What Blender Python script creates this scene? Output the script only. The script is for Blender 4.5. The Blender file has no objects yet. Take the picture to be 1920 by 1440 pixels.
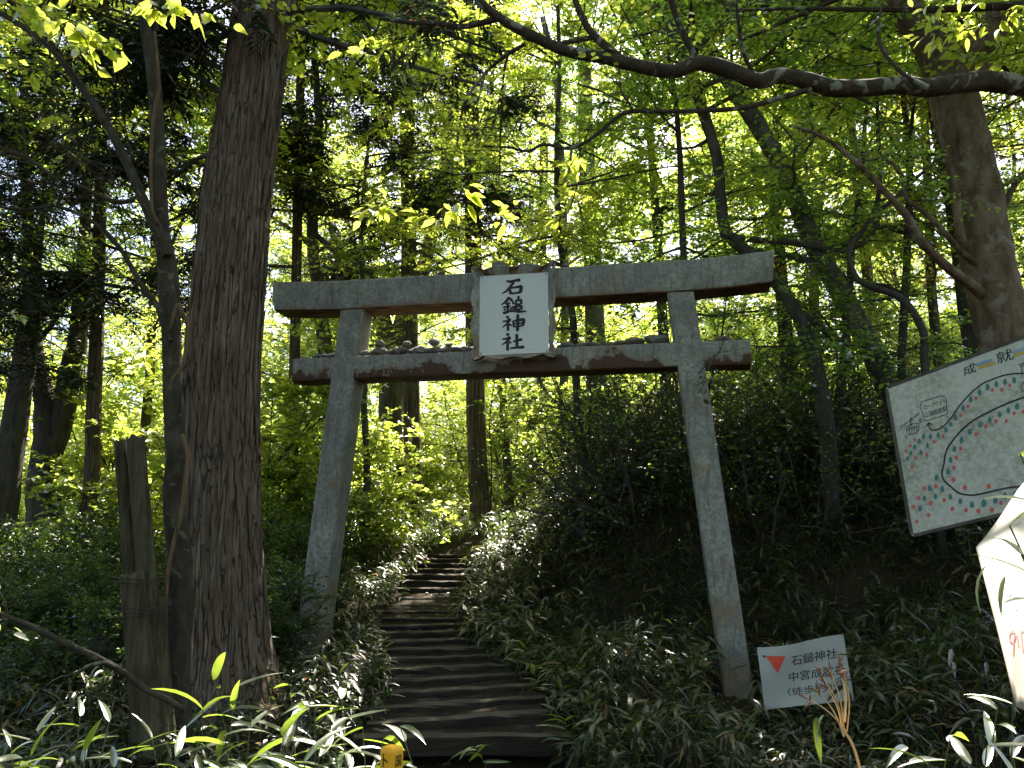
import bpy, math, random
import numpy as np
from mathutils import Vector, Matrix, Quaternion

# ------------------------------------------------------------------ camera, sky, sun, exposure
S = bpy.context.scene
COL = S.collection
F, PITCH, EYE = 1550.0, 0.19, 1.5          # focal length in photo pixels, upward tilt, eye height
cam_d = bpy.data.cameras.new('camera')
cam = bpy.data.objects.new('camera', cam_d)
COL.objects.link(cam)
cam.location = (0, 0, EYE)
cam.rotation_euler = (math.pi / 2 + PITCH, 0, 0)
cam_d.sensor_width = 36
cam_d.lens = 36 * F / 1920
cam_d.clip_start = 0.05
cam_d.clip_end = 2000
S.camera = cam

SUN_AZ, SUN_EL = math.radians(16), math.radians(52)
TO_SUN = np.array([math.sin(SUN_AZ) * math.cos(SUN_EL), math.cos(SUN_AZ) * math.cos(SUN_EL), math.sin(SUN_EL)])
W = bpy.data.worlds.new('World')
S.world = W
W.use_nodes = True
_n = W.node_tree.nodes
_sk = _n.new('ShaderNodeTexSky')
_sk.sky_type = 'NISHITA'
_sk.sun_disc = False
_sk.sun_elevation = SUN_EL
_sk.sun_rotation = SUN_AZ
_sk.dust_density = 3.0
_sk.ozone_density = 1.0
W.node_tree.links.new(_sk.outputs[0], _n['Background'].inputs[0])
_n['Background'].inputs[1].default_value = 0.09
sun_d = bpy.data.lights.new('sun', 'SUN')
sun_d.energy = 5.0
sun_d.angle = math.radians(0.5)
sun_d.color = (1.0, 0.93, 0.80)
sun = bpy.data.objects.new('sun', sun_d)
COL.objects.link(sun)
sun.location = (0, 0, 40)
sun.rotation_euler = Vector(TO_SUN).to_track_quat('Z', 'Y').to_euler()
S.view_settings.view_transform = 'Standard'
S.view_settings.look = 'None'
S.view_settings.gamma = 1
S.view_settings.use_curve_mapping = False
S.view_settings.exposure = 2.1
S.render.engine = 'CYCLES'
S.cycles.use_denoising = True
S.cycles.max_bounces = 5
S.cycles.diffuse_bounces = 3
S.cycles.glossy_bounces = 2
S.cycles.transmission_bounces = 4
S.cycles.transparent_max_bounces = 4
S.cycles.caustics_reflective = False
S.cycles.caustics_refractive = False
S.cycles.sample_clamp_indirect = 6

# ------------------------------------------------------------------ pixel -> place helpers
_fw = np.array([0, math.cos(PITCH), math.sin(PITCH)])
_up = np.array([0, -math.sin(PITCH), math.cos(PITCH)])
CAM = np.array([0, 0, EYE])


def ray(x, y):
    return _fw + np.array([1., 0, 0]) * ((x - 960) / F) + _up * ((720 - y) / F)


def at(x, y, Y):
    r = ray(x, y)
    return CAM + r * (Y / r[1])


def on_plane(x, y, p0, n):
    r = ray(x, y)
    return CAM + r * (np.dot(p0 - CAM, n) / np.dot(r, n))


def smooth(t):
    t = np.clip(t, 0, 1)
    return t * t * (3 - 2 * t)


# ------------------------------------------------------------------ mesh helpers
def mesh_from(name, verts, faces):
    """verts (n,3); faces list of index tuples or an (m,k) array"""
    me = bpy.data.meshes.new(name)
    verts = np.asarray(verts, dtype=np.float32)
    if isinstance(faces, np.ndarray):
        m, k = faces.shape
        me.vertices.add(len(verts))
        me.vertices.foreach_set('co', verts.ravel())
        me.loops.add(m * k)
        me.loops.foreach_set('vertex_index', faces.astype(np.int32).ravel())
        me.polygons.add(m)
        me.polygons.foreach_set('loop_start', np.arange(0, m * k, k, dtype=np.int32))
        me.update(calc_edges=True)
    else:
        me.from_pydata([tuple(map(float, v)) for v in verts], [], faces)
        me.update()
    return me


def shade_smooth(me):
    me.polygons.foreach_set('use_smooth', np.ones(len(me.polygons), dtype=bool))
    me.update()


class MB:
    """collects geometry in world (or local) coordinates"""
    def __init__(self):
        self.v, self.f, self.n = [], [], 0

    def add(self, v, f):
        v = np.asarray(v, float)
        self.f += [tuple(int(i) + self.n for i in q) for q in f]
        self.v.append(v)
        self.n += len(v)

    def tube(self, pts, rad, sides=8, cap=True, wob=0, rng=None):
        pts = np.asarray(pts, float)
        m = len(pts)
        rad = np.broadcast_to(np.asarray(rad, float), (m,))
        tang = np.gradient(pts, axis=0)
        tang /= np.linalg.norm(tang, axis=1)[:, None] + 1e-9
        ref = np.array([1., 0, 0]) if abs(tang[0][0]) < .8 else np.array([0, 1., 0])
        a = np.cross(tang, ref)
        a /= np.linalg.norm(a, axis=1)[:, None] + 1e-9
        b = np.cross(tang, a)
        th = np.arange(sides) * 2 * math.pi / sides
        rr = rad[:, None] * np.ones((1, sides))
        if wob:
            rr = rr * (1 + wob * rng.standard_normal((m, sides)))
        v = pts[:, None, :] + rr[:, :, None] * (a[:, None, :] * np.cos(th)[None, :, None] + b[:, None, :] * np.sin(th)[None, :, None])
        f = []
        for i in range(m - 1):
            for j in range(sides):
                k = (j + 1) % sides
                f.append((i * sides + j, i * sides + k, (i + 1) * sides + k, (i + 1) * sides + j))
        if cap:
            f.append(tuple(range(sides))[::-1])
            f.append(tuple((m - 1) * sides + j for j in range(sides)))
        self.add(v.reshape(-1, 3), f)

    def box(self, c, size, rot=None, bev=0.0):
        sx, sy, sz = [q / 2 for q in size]
        if bev:
            x, y, z, b = sx, sy, sz, bev
            v = []
            for X, Y, Z in ((x, y - b, z - b), (x - b, y, z - b), (x - b, y - b, z)):
                for i in (-1, 1):
                    for j in (-1, 1):
                        for k in (-1, 1):
                            v.append((i * X, j * Y, k * Z))
            g = lambda s, i, j, k: s * 8 + (i * 4 + j * 2 + k)
            f = []
            for s in (0, 1):
                f.append((g(0, s, 0, 0), g(0, s, 1, 0), g(0, s, 1, 1), g(0, s, 0, 1)))
                f.append((g(1, 0, s, 0), g(1, 1, s, 0), g(1, 1, s, 1), g(1, 0, s, 1)))
                f.append((g(2, 0, 0, s), g(2, 1, 0, s), g(2, 1, 1, s), g(2, 0, 1, s)))
            for i in (0, 1):
                for j in (0, 1):
                    f.append((g(0, i, j, 0), g(0, i, j, 1), g(1, i, j, 1), g(1, i, j, 0)))
                    f.append((g(0, i, 0, j), g(0, i, 1, j), g(2, i, 1, j), g(2, i, 0, j)))
                    f.append((g(1, 0, i, j), g(1, 1, i, j), g(2, 1, i, j), g(2, 0, i, j)))
                    for k in (0, 1):
                        f.append((g(0, i, j, k), g(1, i, j, k), g(2, i, j, k)))
            v = np.array(v)
        else:
            v = np.array([(i * sx, j * sy, k * sz) for i in (-1, 1) for j in (-1, 1) for k in (-1, 1)])
            f = [(0, 1, 3, 2), (4, 6, 7, 5), (0, 4, 5, 1), (2, 3, 7, 6), (0, 2, 6, 4), (1, 5, 7, 3)]
        if rot is not None:
            v = v @ np.array(rot).T
        self.add(v + np.asarray(c), f)

    def verts(self):
        return np.concatenate(self.v) if self.v else np.zeros((0, 3))

    def build(self, name, mat, parent=None, smooth_=False, local=False, fixn=True):
        v = self.verts()
        if parent is not None and not local:
            M = np.array(parent['_wm']).reshape(4, 4)
            v = (np.c_[v, np.ones(len(v))] @ np.linalg.inv(M).T)[:, :3]
        me = mesh_from(name, v, self.f)
        if fixn:
            import bmesh
            bm = bmesh.new()
            bm.from_mesh(me)
            bmesh.ops.recalc_face_normals(bm, faces=bm.faces)
            bm.to_mesh(me)
            bm.free()
        if smooth_:
            shade_smooth(me)
        return link(name, me, mat, parent)


def link(name, me, mat, parent=None):
    o = bpy.data.objects.new(name, me)
    if me is not None and mat is not None and len(me.materials) == 0:
        me.materials.append(mat)
    COL.objects.link(o)
    if parent is not None:
        o.parent = parent
    return o


def tag(o, label=None, cat=None, group=None, kind=None):
    if label:
        o['label'] = label
    if cat:
        o['category'] = cat
    if group:
        o['group'] = group
    if kind:
        o['kind'] = kind
    return o


def thing(name, loc, label, cat, group=None, rz=0.0):
    o = bpy.data.objects.new(name, None)
    COL.objects.link(o)
    o.empty_display_size = 0.1
    o.location = tuple(map(float, loc))
    o.rotation_euler = (0, 0, rz)
    M = Matrix.Translation(Vector(o.location)) @ Matrix.Rotation(rz, 4, 'Z')
    o['_wm'] = [float(M[i][j]) for i in range(4) for j in range(4)]
    THINGS.append(o)
    return tag(o, label, cat, group)


THINGS = []


def copy_tree(o, loc, rz, sc, label=None, group=None):
    c = o.copy()
    COL.objects.link(c)
    c.location = tuple(map(float, loc))
    c.rotation_euler = (0, 0, rz)
    c.scale = (sc, sc, sc)
    for ch in o.children:
        d = ch.copy()
        COL.objects.link(d)
        d.parent = c
    if label:
        c['label'] = label
    if group:
        c['group'] = group
    return c


# value noise on a lattice, periodic in u
def vnoise(u, v, nu, nv, seed):
    r = np.random.default_rng(seed).random((nv + 2, nu))
    u = (u % 1.0) * nu
    v = np.clip(v, 0, 1) * nv
    iu = np.floor(u).astype(int)
    iv = np.floor(v).astype(int)
    fu, fv = u - iu, v - iv
    fu, fv = fu * fu * (3 - 2 * fu), fv * fv * (3 - 2 * fv)
    a, b = r[iv, iu % nu], r[iv, (iu + 1) % nu]
    c, d = r[iv + 1, iu % nu], r[iv + 1, (iu + 1) % nu]
    return (a * (1 - fu) + b * fu) * (1 - fv) + (c * (1 - fu) + d * fu) * fv


# ------------------------------------------------------------------ materials
class NT:
    def __init__(self, name):
        self.m = bpy.data.materials.new(name)
        self.m.use_nodes = True
        self.t = self.m.node_tree
        self.t.nodes.clear()
        self.out = self.t.nodes.new('ShaderNodeOutputMaterial')

    def n(self, typ, ins=None, **kw):
        q = self.t.nodes.new(typ)
        for k, v in kw.items():
            setattr(q, k, v)
        for k, v in (ins or {}).items():
            s = q.inputs[k]
            if isinstance(v, bpy.types.NodeSocket):
                self.t.links.new(v, s)
            else:
                s.default_value = v
        return q

    def ramp(self, fac, stops):
        q = self.t.nodes.new('ShaderNodeValToRGB')
        e = q.color_ramp.elements
        while len(e) > len(stops):
            e.remove(e[-1])
        while len(e) < len(stops):
            e.new(1)
        for i, (p, c) in enumerate(stops):
            e[i].position = p
            e[i].color = (*c, 1) if len(c) == 3 else c
        self.t.links.new(fac, q.inputs[0])
        return q.outputs[0]

    def coord(self, kind='Object', scale=(1, 1, 1)):
        tc = self.t.nodes.new('ShaderNodeTexCoord')
        mp = self.t.nodes.new('ShaderNodeMapping')
        mp.inputs['Scale'].default_value = scale
        self.t.links.new(tc.outputs[kind], mp.inputs[0])
        return mp.outputs[0]

    def noise(self, vec, scale, detail=4, rough=.55, dist=0):
        return self.n('ShaderNodeTexNoise', {'Vector': vec, 'Scale': scale, 'Detail': detail, 'Roughness': rough, 'Distortion': dist}).outputs[0]

    def mix(self, fac, a, b, mode='MIX'):
        q = self.n('ShaderNodeMix', data_type='RGBA', blend_type=mode)
        for i, v in ((0, fac), (6, a), (7, b)):
            if isinstance(v, bpy.types.NodeSocket):
                self.t.links.new(v, q.inputs[i])
            else:
                q.inputs[i].default_value = v if i == 0 else ((*v, 1) if len(v) == 3 else v)
        return q.outputs[2]

    def math(self, op, a, b=0.0, clamp=False):
        q = self.n('ShaderNodeMath', operation=op, use_clamp=clamp)
        for i, v in ((0, a), (1, b)):
            if isinstance(v, bpy.types.NodeSocket):
                self.t.links.new(v, q.inputs[i])
            else:
                q.inputs[i].default_value = v
        return q.outputs[0]

    def bump(self, h, strength=.5, dist=.01):
        return self.n('ShaderNodeBump', {'Height': h, 'Strength': strength, 'Distance': dist}).outputs[0]

    def principled(self, col, rough=.8, normal=None, metal=0.0, spec=.4):
        q = self.n('ShaderNodeBsdfPrincipled', {'Metallic': metal, 'Specular IOR Level': spec})
        for k, v in (('Base Color', col), ('Roughness', rough)):
            if isinstance(v, bpy.types.NodeSocket):
                self.t.links.new(v, q.inputs[k])
            else:
                q.inputs[k].default_value = (*v, 1) if k == 'Base Color' and len(v) == 3 else v
        if normal is not None:
            self.t.links.new(normal, q.inputs['Normal'])
        self.t.links.new(q.outputs[0], self.out.inputs[0])
        return self.m


def leaf_mat(name, refl, trans, tmix=.5, gloss=.05, rough=.4, var=.35, yellow=None, brown=0.0):
    t = NT(name)
    rnd = t.n('ShaderNodeNewGeometry').outputs['Random Per Island']
    v = t.math('ADD', t.math('MULTIPLY', rnd, var * 2), 1 - var)
    r2 = t.math('FRACT', t.math('MULTIPLY', rnd, 37.7))
    yl = yellow or (trans[0] * 1.32, trans[1] * 1.1, trans[2])
    tc = t.mix(r2, trans, yl)
    rc = t.mix(r2, refl, (refl[0] * 1.35, refl[1] * 1.1, refl[2]))
    if brown:
        b = t.math('GREATER_THAN', t.math('FRACT', t.math('MULTIPLY', rnd, 91.3)), 1 - brown)
        rc = t.mix(b, rc, (.22, .13, .05))
        tc = t.mix(b, tc, (.30, .16, .05))
    hv = t.n('ShaderNodeHueSaturation', {'Value': v, 'Color': rc}).outputs[0]
    ht = t.n('ShaderNodeHueSaturation', {'Value': v, 'Color': tc}).outputs[0]
    d = t.n('ShaderNodeBsdfDiffuse', {'Color': hv}).outputs[0]
    tr = t.n('ShaderNodeBsdfTranslucent', {'Color': ht}).outputs[0]
    m = t.n('ShaderNodeMixShader', {0: tmix, 1: d, 2: tr}).outputs[0]
    g = t.n('ShaderNodeBsdfGlossy', {'Color': (1, 1, 1, 1), 'Roughness': rough}).outputs[0]
    lw = t.n('ShaderNodeFresnel', {'IOR': 1.4}).outputs[0]
    fac = t.math('MULTIPLY', lw, gloss * 7, True)
    m2 = t.n('ShaderNodeMixShader', {0: fac, 1: m, 2: g}).outputs[0]
    t.t.links.new(m2, t.out.inputs[0])
    return t.m


def bark_mat(name, c0, c1, c2, zs=.12, scale=14, bump=.8, patch=None, patch_amt=.5, patch_scale=3.0, soft=.04, fissure=0.0):
    t = NT(name)
    v = t.coord('Object', (1, 1, zs))
    a = t.noise(v, scale, 6, .65, .4)
    b = t.noise(t.coord('Object'), 2.2, 4, .6)
    col = t.ramp(a, [(.3, c0), (.52, c1), (.75, c2)])
    col = t.mix(t.ramp(b, [(.35, (0, 0, 0)), (.7, (1, 1, 1))]), col, t.mix(.5, col, c0))
    if patch:
        pn = t.noise(t.coord('Object'), patch_scale, 5, .6, .6)
        pm = t.ramp(pn, [(patch_amt, (0, 0, 0)), (patch_amt + soft, (1, 1, 1))])
        pc = t.mix(t.noise(t.coord('Object'), 40, 3), tuple(q * .75 for q in patch), patch)
        col = t.mix(pm, col, pc)
    fine = t.noise(t.coord('Object', (1, 1, .35)), scale * 5, 4, .6)
    h = t.math('ADD', a, t.math('MULTIPLY', fine, .35))
    if fissure:
        wv = t.n('ShaderNodeVectorMath', {0: t.coord('Object', (24, 24, .6)), 1: t.n('ShaderNodeTexNoise', {'Vector': t.coord('Object', (1, 1, .3)), 'Scale': 5, 'Detail': 3}).outputs[1]}, operation='ADD').outputs[0]
        vo = t.n('ShaderNodeTexVoronoi', {'Vector': wv, 'Scale': 1.0}, feature='DISTANCE_TO_EDGE').outputs[0]
        cr = t.ramp(vo, [(.0, (0, 0, 0)), (.07, (1, 1, 1))])
        col = t.mix(cr, tuple(q * .55 for q in c0), col)
        h = t.math('ADD', h, t.math('MULTIPLY', cr, fissure))
    return t.principled(col, .92, t.bump(h, bump, .02), spec=.2)


def flat_mat(name, c, rough=.6, var=.12, scale=8.0):
    t = NT(name)
    n = t.noise(t.coord('Object'), scale, 5)
    col = t.mix(n, tuple(q * (1 - var) for q in c), tuple(min(1, q * (1 + var)) for q in c))
    return t.principled(col, rough, t.bump(n, .15, .01))


M = {}
# torii: grey paint over steel, speckled, rust eating along the lower edges
def torii_mat(name, lo, hi, amt, tone=1.0):
    """rust grows from the local heights lo (lower edge) with shapes of its own"""
    t = NT(name)
    oc = t.coord('Object')
    sp = t.math('ADD', t.math('MULTIPLY', t.noise(oc, 24, 5, .85), .6), t.math('MULTIPLY', t.noise(oc, 75, 3, .8), .4))
    bl = t.noise(oc, 3.5, 5, .6)
    stc = t.noise(t.coord('Object', (6, 6, .8)), 4, 4, .6)
    col = t.mix(t.ramp(sp, [(.40, (0, 0, 0)), (.60, (1, 1, 1))]), tuple(q * tone for q in (.15, .149, .140)), tuple(q * tone for q in (.45, .445, .415)))
    col = t.mix(t.ramp(bl, [(.35, (0, 0, 0)), (.65, (1, 1, 1))]), t.mix(.6, col, (.12, .118, .105)), col)
    col = t.mix(t.ramp(stc, [(.5, (0, 0, 0)), (.72, (.75, .75, .75))]), col, (.10, .095, .075))
    z = t.n('ShaderNodeSeparateXYZ', {0: t.coord('Object')}).outputs[2]
    g = t.n('ShaderNodeMapRange', {'Value': z, 'From Min': lo, 'From Max': hi, 'To Min': 1.0, 'To Max': 0.0}).outputs[0]
    rn = t.noise(oc, 2.6, 2, .5)
    rd = t.noise(oc, 14, 7, .75)
    k = t.math('ADD', t.math('ADD', t.math('MULTIPLY', rn, 1.0), t.math('MULTIPLY', rd, .6)), t.math('MULTIPLY', g, .33))
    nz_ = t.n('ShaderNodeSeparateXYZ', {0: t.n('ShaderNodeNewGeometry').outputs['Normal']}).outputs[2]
    k = t.math('ADD', k, t.math('MULTIPLY', t.math('GREATER_THAN', nz_, .75), .16))     # flat tops hold water and rust first
    rm = t.ramp(k, [(amt, (0, 0, 0)), (amt + .025, (1, 1, 1))])
    halo = t.ramp(k, [(amt - .09, (0, 0, 0)), (amt, (.75, .75, .75))])
    rc = t.mix(t.noise(oc, 30, 4), (.028, .015, .010), (.11, .055, .030))
    col = t.mix(halo, col, t.mix(.6, col, (.23, .13, .06)))
    col = t.mix(rm, col, rc)
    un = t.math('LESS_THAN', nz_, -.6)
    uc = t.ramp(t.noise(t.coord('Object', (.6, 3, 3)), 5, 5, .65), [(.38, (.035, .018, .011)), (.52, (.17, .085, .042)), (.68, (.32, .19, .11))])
    col = t.mix(un, col, uc)                            # undersides: rust, with warm bounced sunlight painted in as orange
    h = t.math('SUBTRACT', t.math('MULTIPLY', sp, .3), t.math('MULTIPLY', rm, .8))
    return t.principled(col, .62, t.bump(h, .35, .004), spec=.35)


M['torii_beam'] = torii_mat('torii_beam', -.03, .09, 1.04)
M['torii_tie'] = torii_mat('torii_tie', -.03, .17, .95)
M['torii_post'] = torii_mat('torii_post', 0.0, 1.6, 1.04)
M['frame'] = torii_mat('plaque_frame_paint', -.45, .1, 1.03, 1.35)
M['plate'] = flat_mat('white_plate', (.70, .73, .74), .35, .02, 3)
M['ink'] = flat_mat('black_ink', (.012, .012, .014), .5)
M['red_print'] = flat_mat('red_print', (.62, .06, .035), .5, .1)
M['red_egg'] = flat_mat('red_egg_print', (.55, .10, .08), .6, .15)
M['green_egg'] = flat_mat('teal_egg_print', (.05, .17, .17), .6, .15)
M['blue_stripe'] = flat_mat('blue_stripe', (.20, .31, .48), .6)
M['orange_stripe'] = flat_mat('ochre_stripe', (.50, .33, .06), .6)
M['wire'] = flat_mat('rusty_wire', (.05, .035, .028), .7)
M['yellow'] = flat_mat('yellow_plastic', (.80, .38, .01), .35, .12, 30)


def board_mat():
    t = NT('weathered_board')
    oc = t.coord('Object')
    a = t.noise(oc, 2.2, 5, .6)
    b = t.noise(oc, 28, 5, .7)
    k = t.math('MULTIPLY', a, b)
    col = t.ramp(k, [(.20, (.50, .505, .47)), (.29, (.38, .38, .335)), (.40, (.22, .225, .175))])
    return t.principled(col, .55, spec=.3)


M['board'] = board_mat()


def sheet_mat():
    t = NT('weathered_sheet')
    oc = t.coord('Object')
    a = t.noise(t.coord('Object', (1, 1, .3)), 7, 5, .65)
    b = t.noise(oc, 25, 4, .6)
    col = t.ramp(a, [(.35, (.66, .62, .55)), (.5, (.56, .50, .42)), (.68, (.34, .27, .20))])
    col = t.mix(t.ramp(b, [(.55, (0, 0, 0)), (.7, (.6, .6, .6))]), col, (.4, .33, .26))
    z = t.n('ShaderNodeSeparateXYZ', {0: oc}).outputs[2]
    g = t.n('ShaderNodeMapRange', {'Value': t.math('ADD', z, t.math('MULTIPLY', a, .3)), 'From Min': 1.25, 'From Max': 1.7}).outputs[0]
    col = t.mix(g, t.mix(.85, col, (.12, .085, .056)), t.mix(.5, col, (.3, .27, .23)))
    return t.principled(col, .6, t.bump(b, .2, .005))


M['sheet'] = sheet_mat()
M['faded_red'] = flat_mat('faded_red_paint', (.36, .06, .06), .7)
M['faded_blue'] = flat_mat('faded_blue_paint', (.36, .42, .55), .7)


def paper_mat():
    t = NT('laminated_paper')
    a = t.noise(t.coord('Object'), 3, 3)
    col = t.mix(a, (.31, .315, .325), (.38, .38, .38))
    return t.principled(col, .3, spec=.5)


M['paper'] = paper_mat()


def wood_mat(name, c0, c1, c2, axis=(1, 1, .06), scale=26, worn_lit=None):
    t = NT(name)
    v = t.coord('Object', axis)
    a = t.noise(v, scale, 6, .6, .3)
    b = t.noise(t.coord('Object'), 3, 4)
    col = t.ramp(a, [(.32, c0), (.5, c1), (.72, c2)])
    col = t.mix(t.ramp(b, [(.4, (0, 0, 0)), (.7, (.7, .7, .7))]), col, c0)
    if worn_lit:            # wear plus painted skylight: upward faces paler than the fronts
        nz = t.n('ShaderNodeSeparateXYZ', {0: t.n('ShaderNodeNewGeometry').outputs['True Normal']}).outputs[2]
        wm = t.math('MULTIPLY', t.math('GREATER_THAN', nz, .45), t.ramp(b, [(.3, (.25, .25, .25)), (.6, (1, 1, 1))]))
        col = t.mix(wm, col, t.mix(a, tuple(q * .6 for q in worn_lit), worn_lit))
    return t.principled(col, .85, t.bump(a, .5, .006), spec=.2)


M['post'] = wood_mat('weathered_post', (.024, .020, .012), (.068, .058, .034), (.125, .108, .068))
M['timber'] = wood_mat('lit_top_timber', (.012, .009, .007), (.028, .022, .017), (.055, .045, .036), (.08, 1, 1), 24, worn_lit=(.13, .105, .08))  # near-black fronts as painted shade, paler tops as painted skylight and wear
M['cedar'] = bark_mat('cedar_bark', (.075, .050, .036), (.20, .155, .122), (.36, .31, .265), .045, 30, 1.0, (.22, .125, .078), .57, 1.8, soft=.14, fissure=.6)
M['strip'] = bark_mat('cedar_bark_strip', (.07, .045, .032), (.17, .12, .085), (.27, .20, .15), .06, 24, .8)
M['bark_thin'] = bark_mat('smooth_bark', (.026, .021, .015), (.060, .050, .036), (.105, .090, .068), .5, 12, .5, (.12, .115, .09), .60, 9)
M['bark_far'] = bark_mat('forest_bark', (.04, .036, .03), (.10, .092, .08), (.17, .16, .145), .25, 8, .7)
M['bark_pale'] = bark_mat('pale_bark', (.08, .075, .068), (.17, .165, .155), (.30, .295, .28), .6, 5, .4, (.10, .10, .085), .57, 5)
M['bark_mottled'] = bark_mat('peeling_bark', (.07, .045, .032), (.19, .138, .105), (.31, .25, .21), .3, 9, 1.0, (.30, .262, .23), .54, 4.5, soft=.12)
M['bark_branch'] = bark_mat('lichen_bark', (.028, .022, .017), (.062, .048, .036), (.105, .08, .062), .8, 16, .6, (.22, .225, .195), .565, 5.5)
M['vine'] = bark_mat('vine_bark', (.07, .045, .028), (.15, .10, .06), (.24, .17, .11), .1, 40, .5)
M['twig'] = flat_mat('dead_twig', (.16, .14, .115), .9)
M['straw'] = leaf_mat('dry_straw', (.72, .60, .33), (.5, .4, .18), .3, .05, .5, .25)
M['spikelet'] = flat_mat('brown_spikelet', (.28, .12, .07), .8)
M['leaf'] = leaf_mat('spring_leaf', (.055, .12, .02), (.54, .68, .09), .68, .035, .4, .3)
M['leaf_far'] = leaf_mat('forest_leaf', (.055, .12, .022), (.54, .70, .11), .68, .03, .4, .35)
M['leaf_mid'] = leaf_mat('mid_leaf', (.045, .105, .02), (.35, .58, .09), .64, .04, .4, .35)
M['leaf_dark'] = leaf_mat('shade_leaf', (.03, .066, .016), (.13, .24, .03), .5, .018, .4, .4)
M['leaf_autumn'] = leaf_mat('ochre_leaf', (.14, .09, .03), (.42, .34, .07), .55, .04, .4, .3)
M['cedar_leaf'] = leaf_mat('cedar_spray', (.018, .034, .019), (.035, .065, .024), .3, .02, .45, .45, brown=.04)
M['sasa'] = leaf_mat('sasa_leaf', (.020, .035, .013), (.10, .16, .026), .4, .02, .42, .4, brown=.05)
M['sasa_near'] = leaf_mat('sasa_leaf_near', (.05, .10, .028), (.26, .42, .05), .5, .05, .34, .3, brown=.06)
M['sasa_stem'] = flat_mat('sasa_stem', (.10, .10, .04), .6)
M['litter'] = leaf_mat('fallen_leaf', (.12, .075, .042), (.06, .035, .02), .2, .02, .6, .5)


def ground_mat():
    t = NT('forest_floor')
    oc = t.coord('Object')
    a = t.noise(oc, 1.2, 6, .65)
    b = t.noise(oc, 22, 6, .7)
    vor = t.n('ShaderNodeTexVoronoi', {'Vector': oc, 'Scale': 24}).outputs['Color']
    col = t.ramp(b, [(.3, (.018, .013, .009)), (.5, (.045, .032, .022)), (.72, (.085, .06, .04))])
    col = t.mix(.25, col, t.mix(1.0, col, vor, 'MULTIPLY'))
    col = t.mix(t.ramp(a, [(.4, (0, 0, 0)), (.65, (.6, .6, .6))]), col, (.03, .035, .014))
    return t.principled(col, .95, t.bump(b, .8, .03), spec=.15)


M['ground'] = ground_mat()


def tread_mat():
    t = NT('trodden_earth')
    oc = t.coord('Object')
    a = t.noise(oc, 4, 5, .6)
    b = t.noise(oc, 40, 6, .7)
    col = t.ramp(b, [(.3, (.025, .019, .014)), (.5, (.052, .042, .032)), (.72, (.09, .075, .058))])
    col = t.mix(t.ramp(a, [(.4, (0, 0, 0)), (.7, (.8, .8, .8))]), col, (.045, .036, .026))
    return t.principled(col, .95, t.bump(b, 1.0, .05), spec=.15)


M['tread'] = tread_mat()


def stone_mat():
    t = NT('river_stone')
    oc = t.coord('Object')
    inf = t.n('ShaderNodeObjectInfo').outputs['Random']
    a = t.noise(oc, 18, 5, .6)
    base = t.ramp(inf, [(0, (.17, .16, .15)), (.35, (.26, .245, .22)), (.7, (.22, .19, .155)), (1, (.33, .32, .30))])
    col = t.mix(a, t.mix(.6, base, (.05, .05, .045)), base)
    return t.principled(col, .9, t.bump(a, .5, .01))


M['stone'] = stone_mat()

# ------------------------------------------------------------------ the ground
def stair_cx(y):
    return np.interp(y, [5.0, 6.9, 8.4, 9.6, 10.7, 12.2, 13.5, 14.9, 17.0], [-.15, -.36, -.62, -.95, -1.17, -1.22, -1.12, -.94, -.8])


def path_z(y):
    return np.interp(y, [0, 6.4, 6.9, 14.9, 18, 30, 60, 240], [-.35, -.22, -.13, 1.30, 1.85, 2.6, 4.2, 12])


def ground_z(x, y):
    x, y = np.asarray(x, float), np.asarray(y, float)
    z = path_z(y)
    left = smooth((-x - 1.9) / 3.5)
    z = z * (1 - .55 * left) + .12 * left
    cx = stair_cx(y)
    lat = smooth((x - (cx + .85)) / 2.4)
    fwd = smooth((y - 9.15 + .22 * (x - 2.3)) / 3.6)
    flat = smooth((x - (cx + .6)) / 1.2) * (1 - smooth((y - 9.0) / 2.5))
    z = z * (1 - flat) + flat * np.minimum(z, .02 + .0 * x)
    z = z + lat * fwd * 1.75 * (1 - .5 * smooth((y - 16) / 14))
    z = z + .45 * smooth((x - 2.6) / 2.5) * (1 - smooth((y - 7.5) / 3))
    z = z + .05 * np.sin(x * 2.1 + y * .7) * np.sin(y * 1.7 - x * .4) * smooth(abs(x - cx) - .9)
    z = z + .03 * np.sin(x * 5.3 + 1) * np.sin(y * 4.7) * smooth(abs(x - cx) - .9)
    for bx_, by_ in ((-2.31, 9.85), (2.33, 8.98)):          # hollows at the gate's feet, open towards the path
        dx_, dy_ = x - bx_, y - by_ + .25
        k_ = np.exp(-(dx_ * dx_ / .45 + np.where(dy_ > 0, dy_ * dy_ / .25, dy_ * dy_ / 1.6)))
        z = z * (1 - k_) + np.minimum(z, 0.0) * k_
    inst = (1 - smooth((abs(x - cx) - .8) / .25)) * smooth((y - 6.4) / .4) * (1 - smooth((y - 15) / .6))
    return z - .13 * inst


def axis(a, b, fine, lo, hi):
    m = np.arange(a, b + 1e-6, fine)
    l = [a]
    st = fine
    while l[-1] > lo:
        st *= 1.22
        l.append(l[-1] - st)
    h = [b]
    st = fine
    while h[-1] < hi:
        st *= 1.22
        h.append(h[-1] + st)
    return np.array(l[:0:-1] + list(m) + h[1:])


gx, gy = axis(-9, 9, .16, -300, 300), axis(1, 22, .16, -60, 420)
GX, GY = np.meshgrid(gx, gy)
GZ = ground_z(GX, GY)
nx, ny = len(gx), len(gy)
ii = (np.arange(ny - 1)[:, None] * nx + np.arange(nx - 1)[None, :]).ravel()
gme = mesh_from('ground', np.c_[GX.ravel(), GY.ravel(), GZ.ravel()], np.c_[ii, ii + 1, ii + nx + 1, ii + nx])
shade_smooth(gme)
ground = tag(link('ground', gme, M['ground']), kind='structure')

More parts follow.
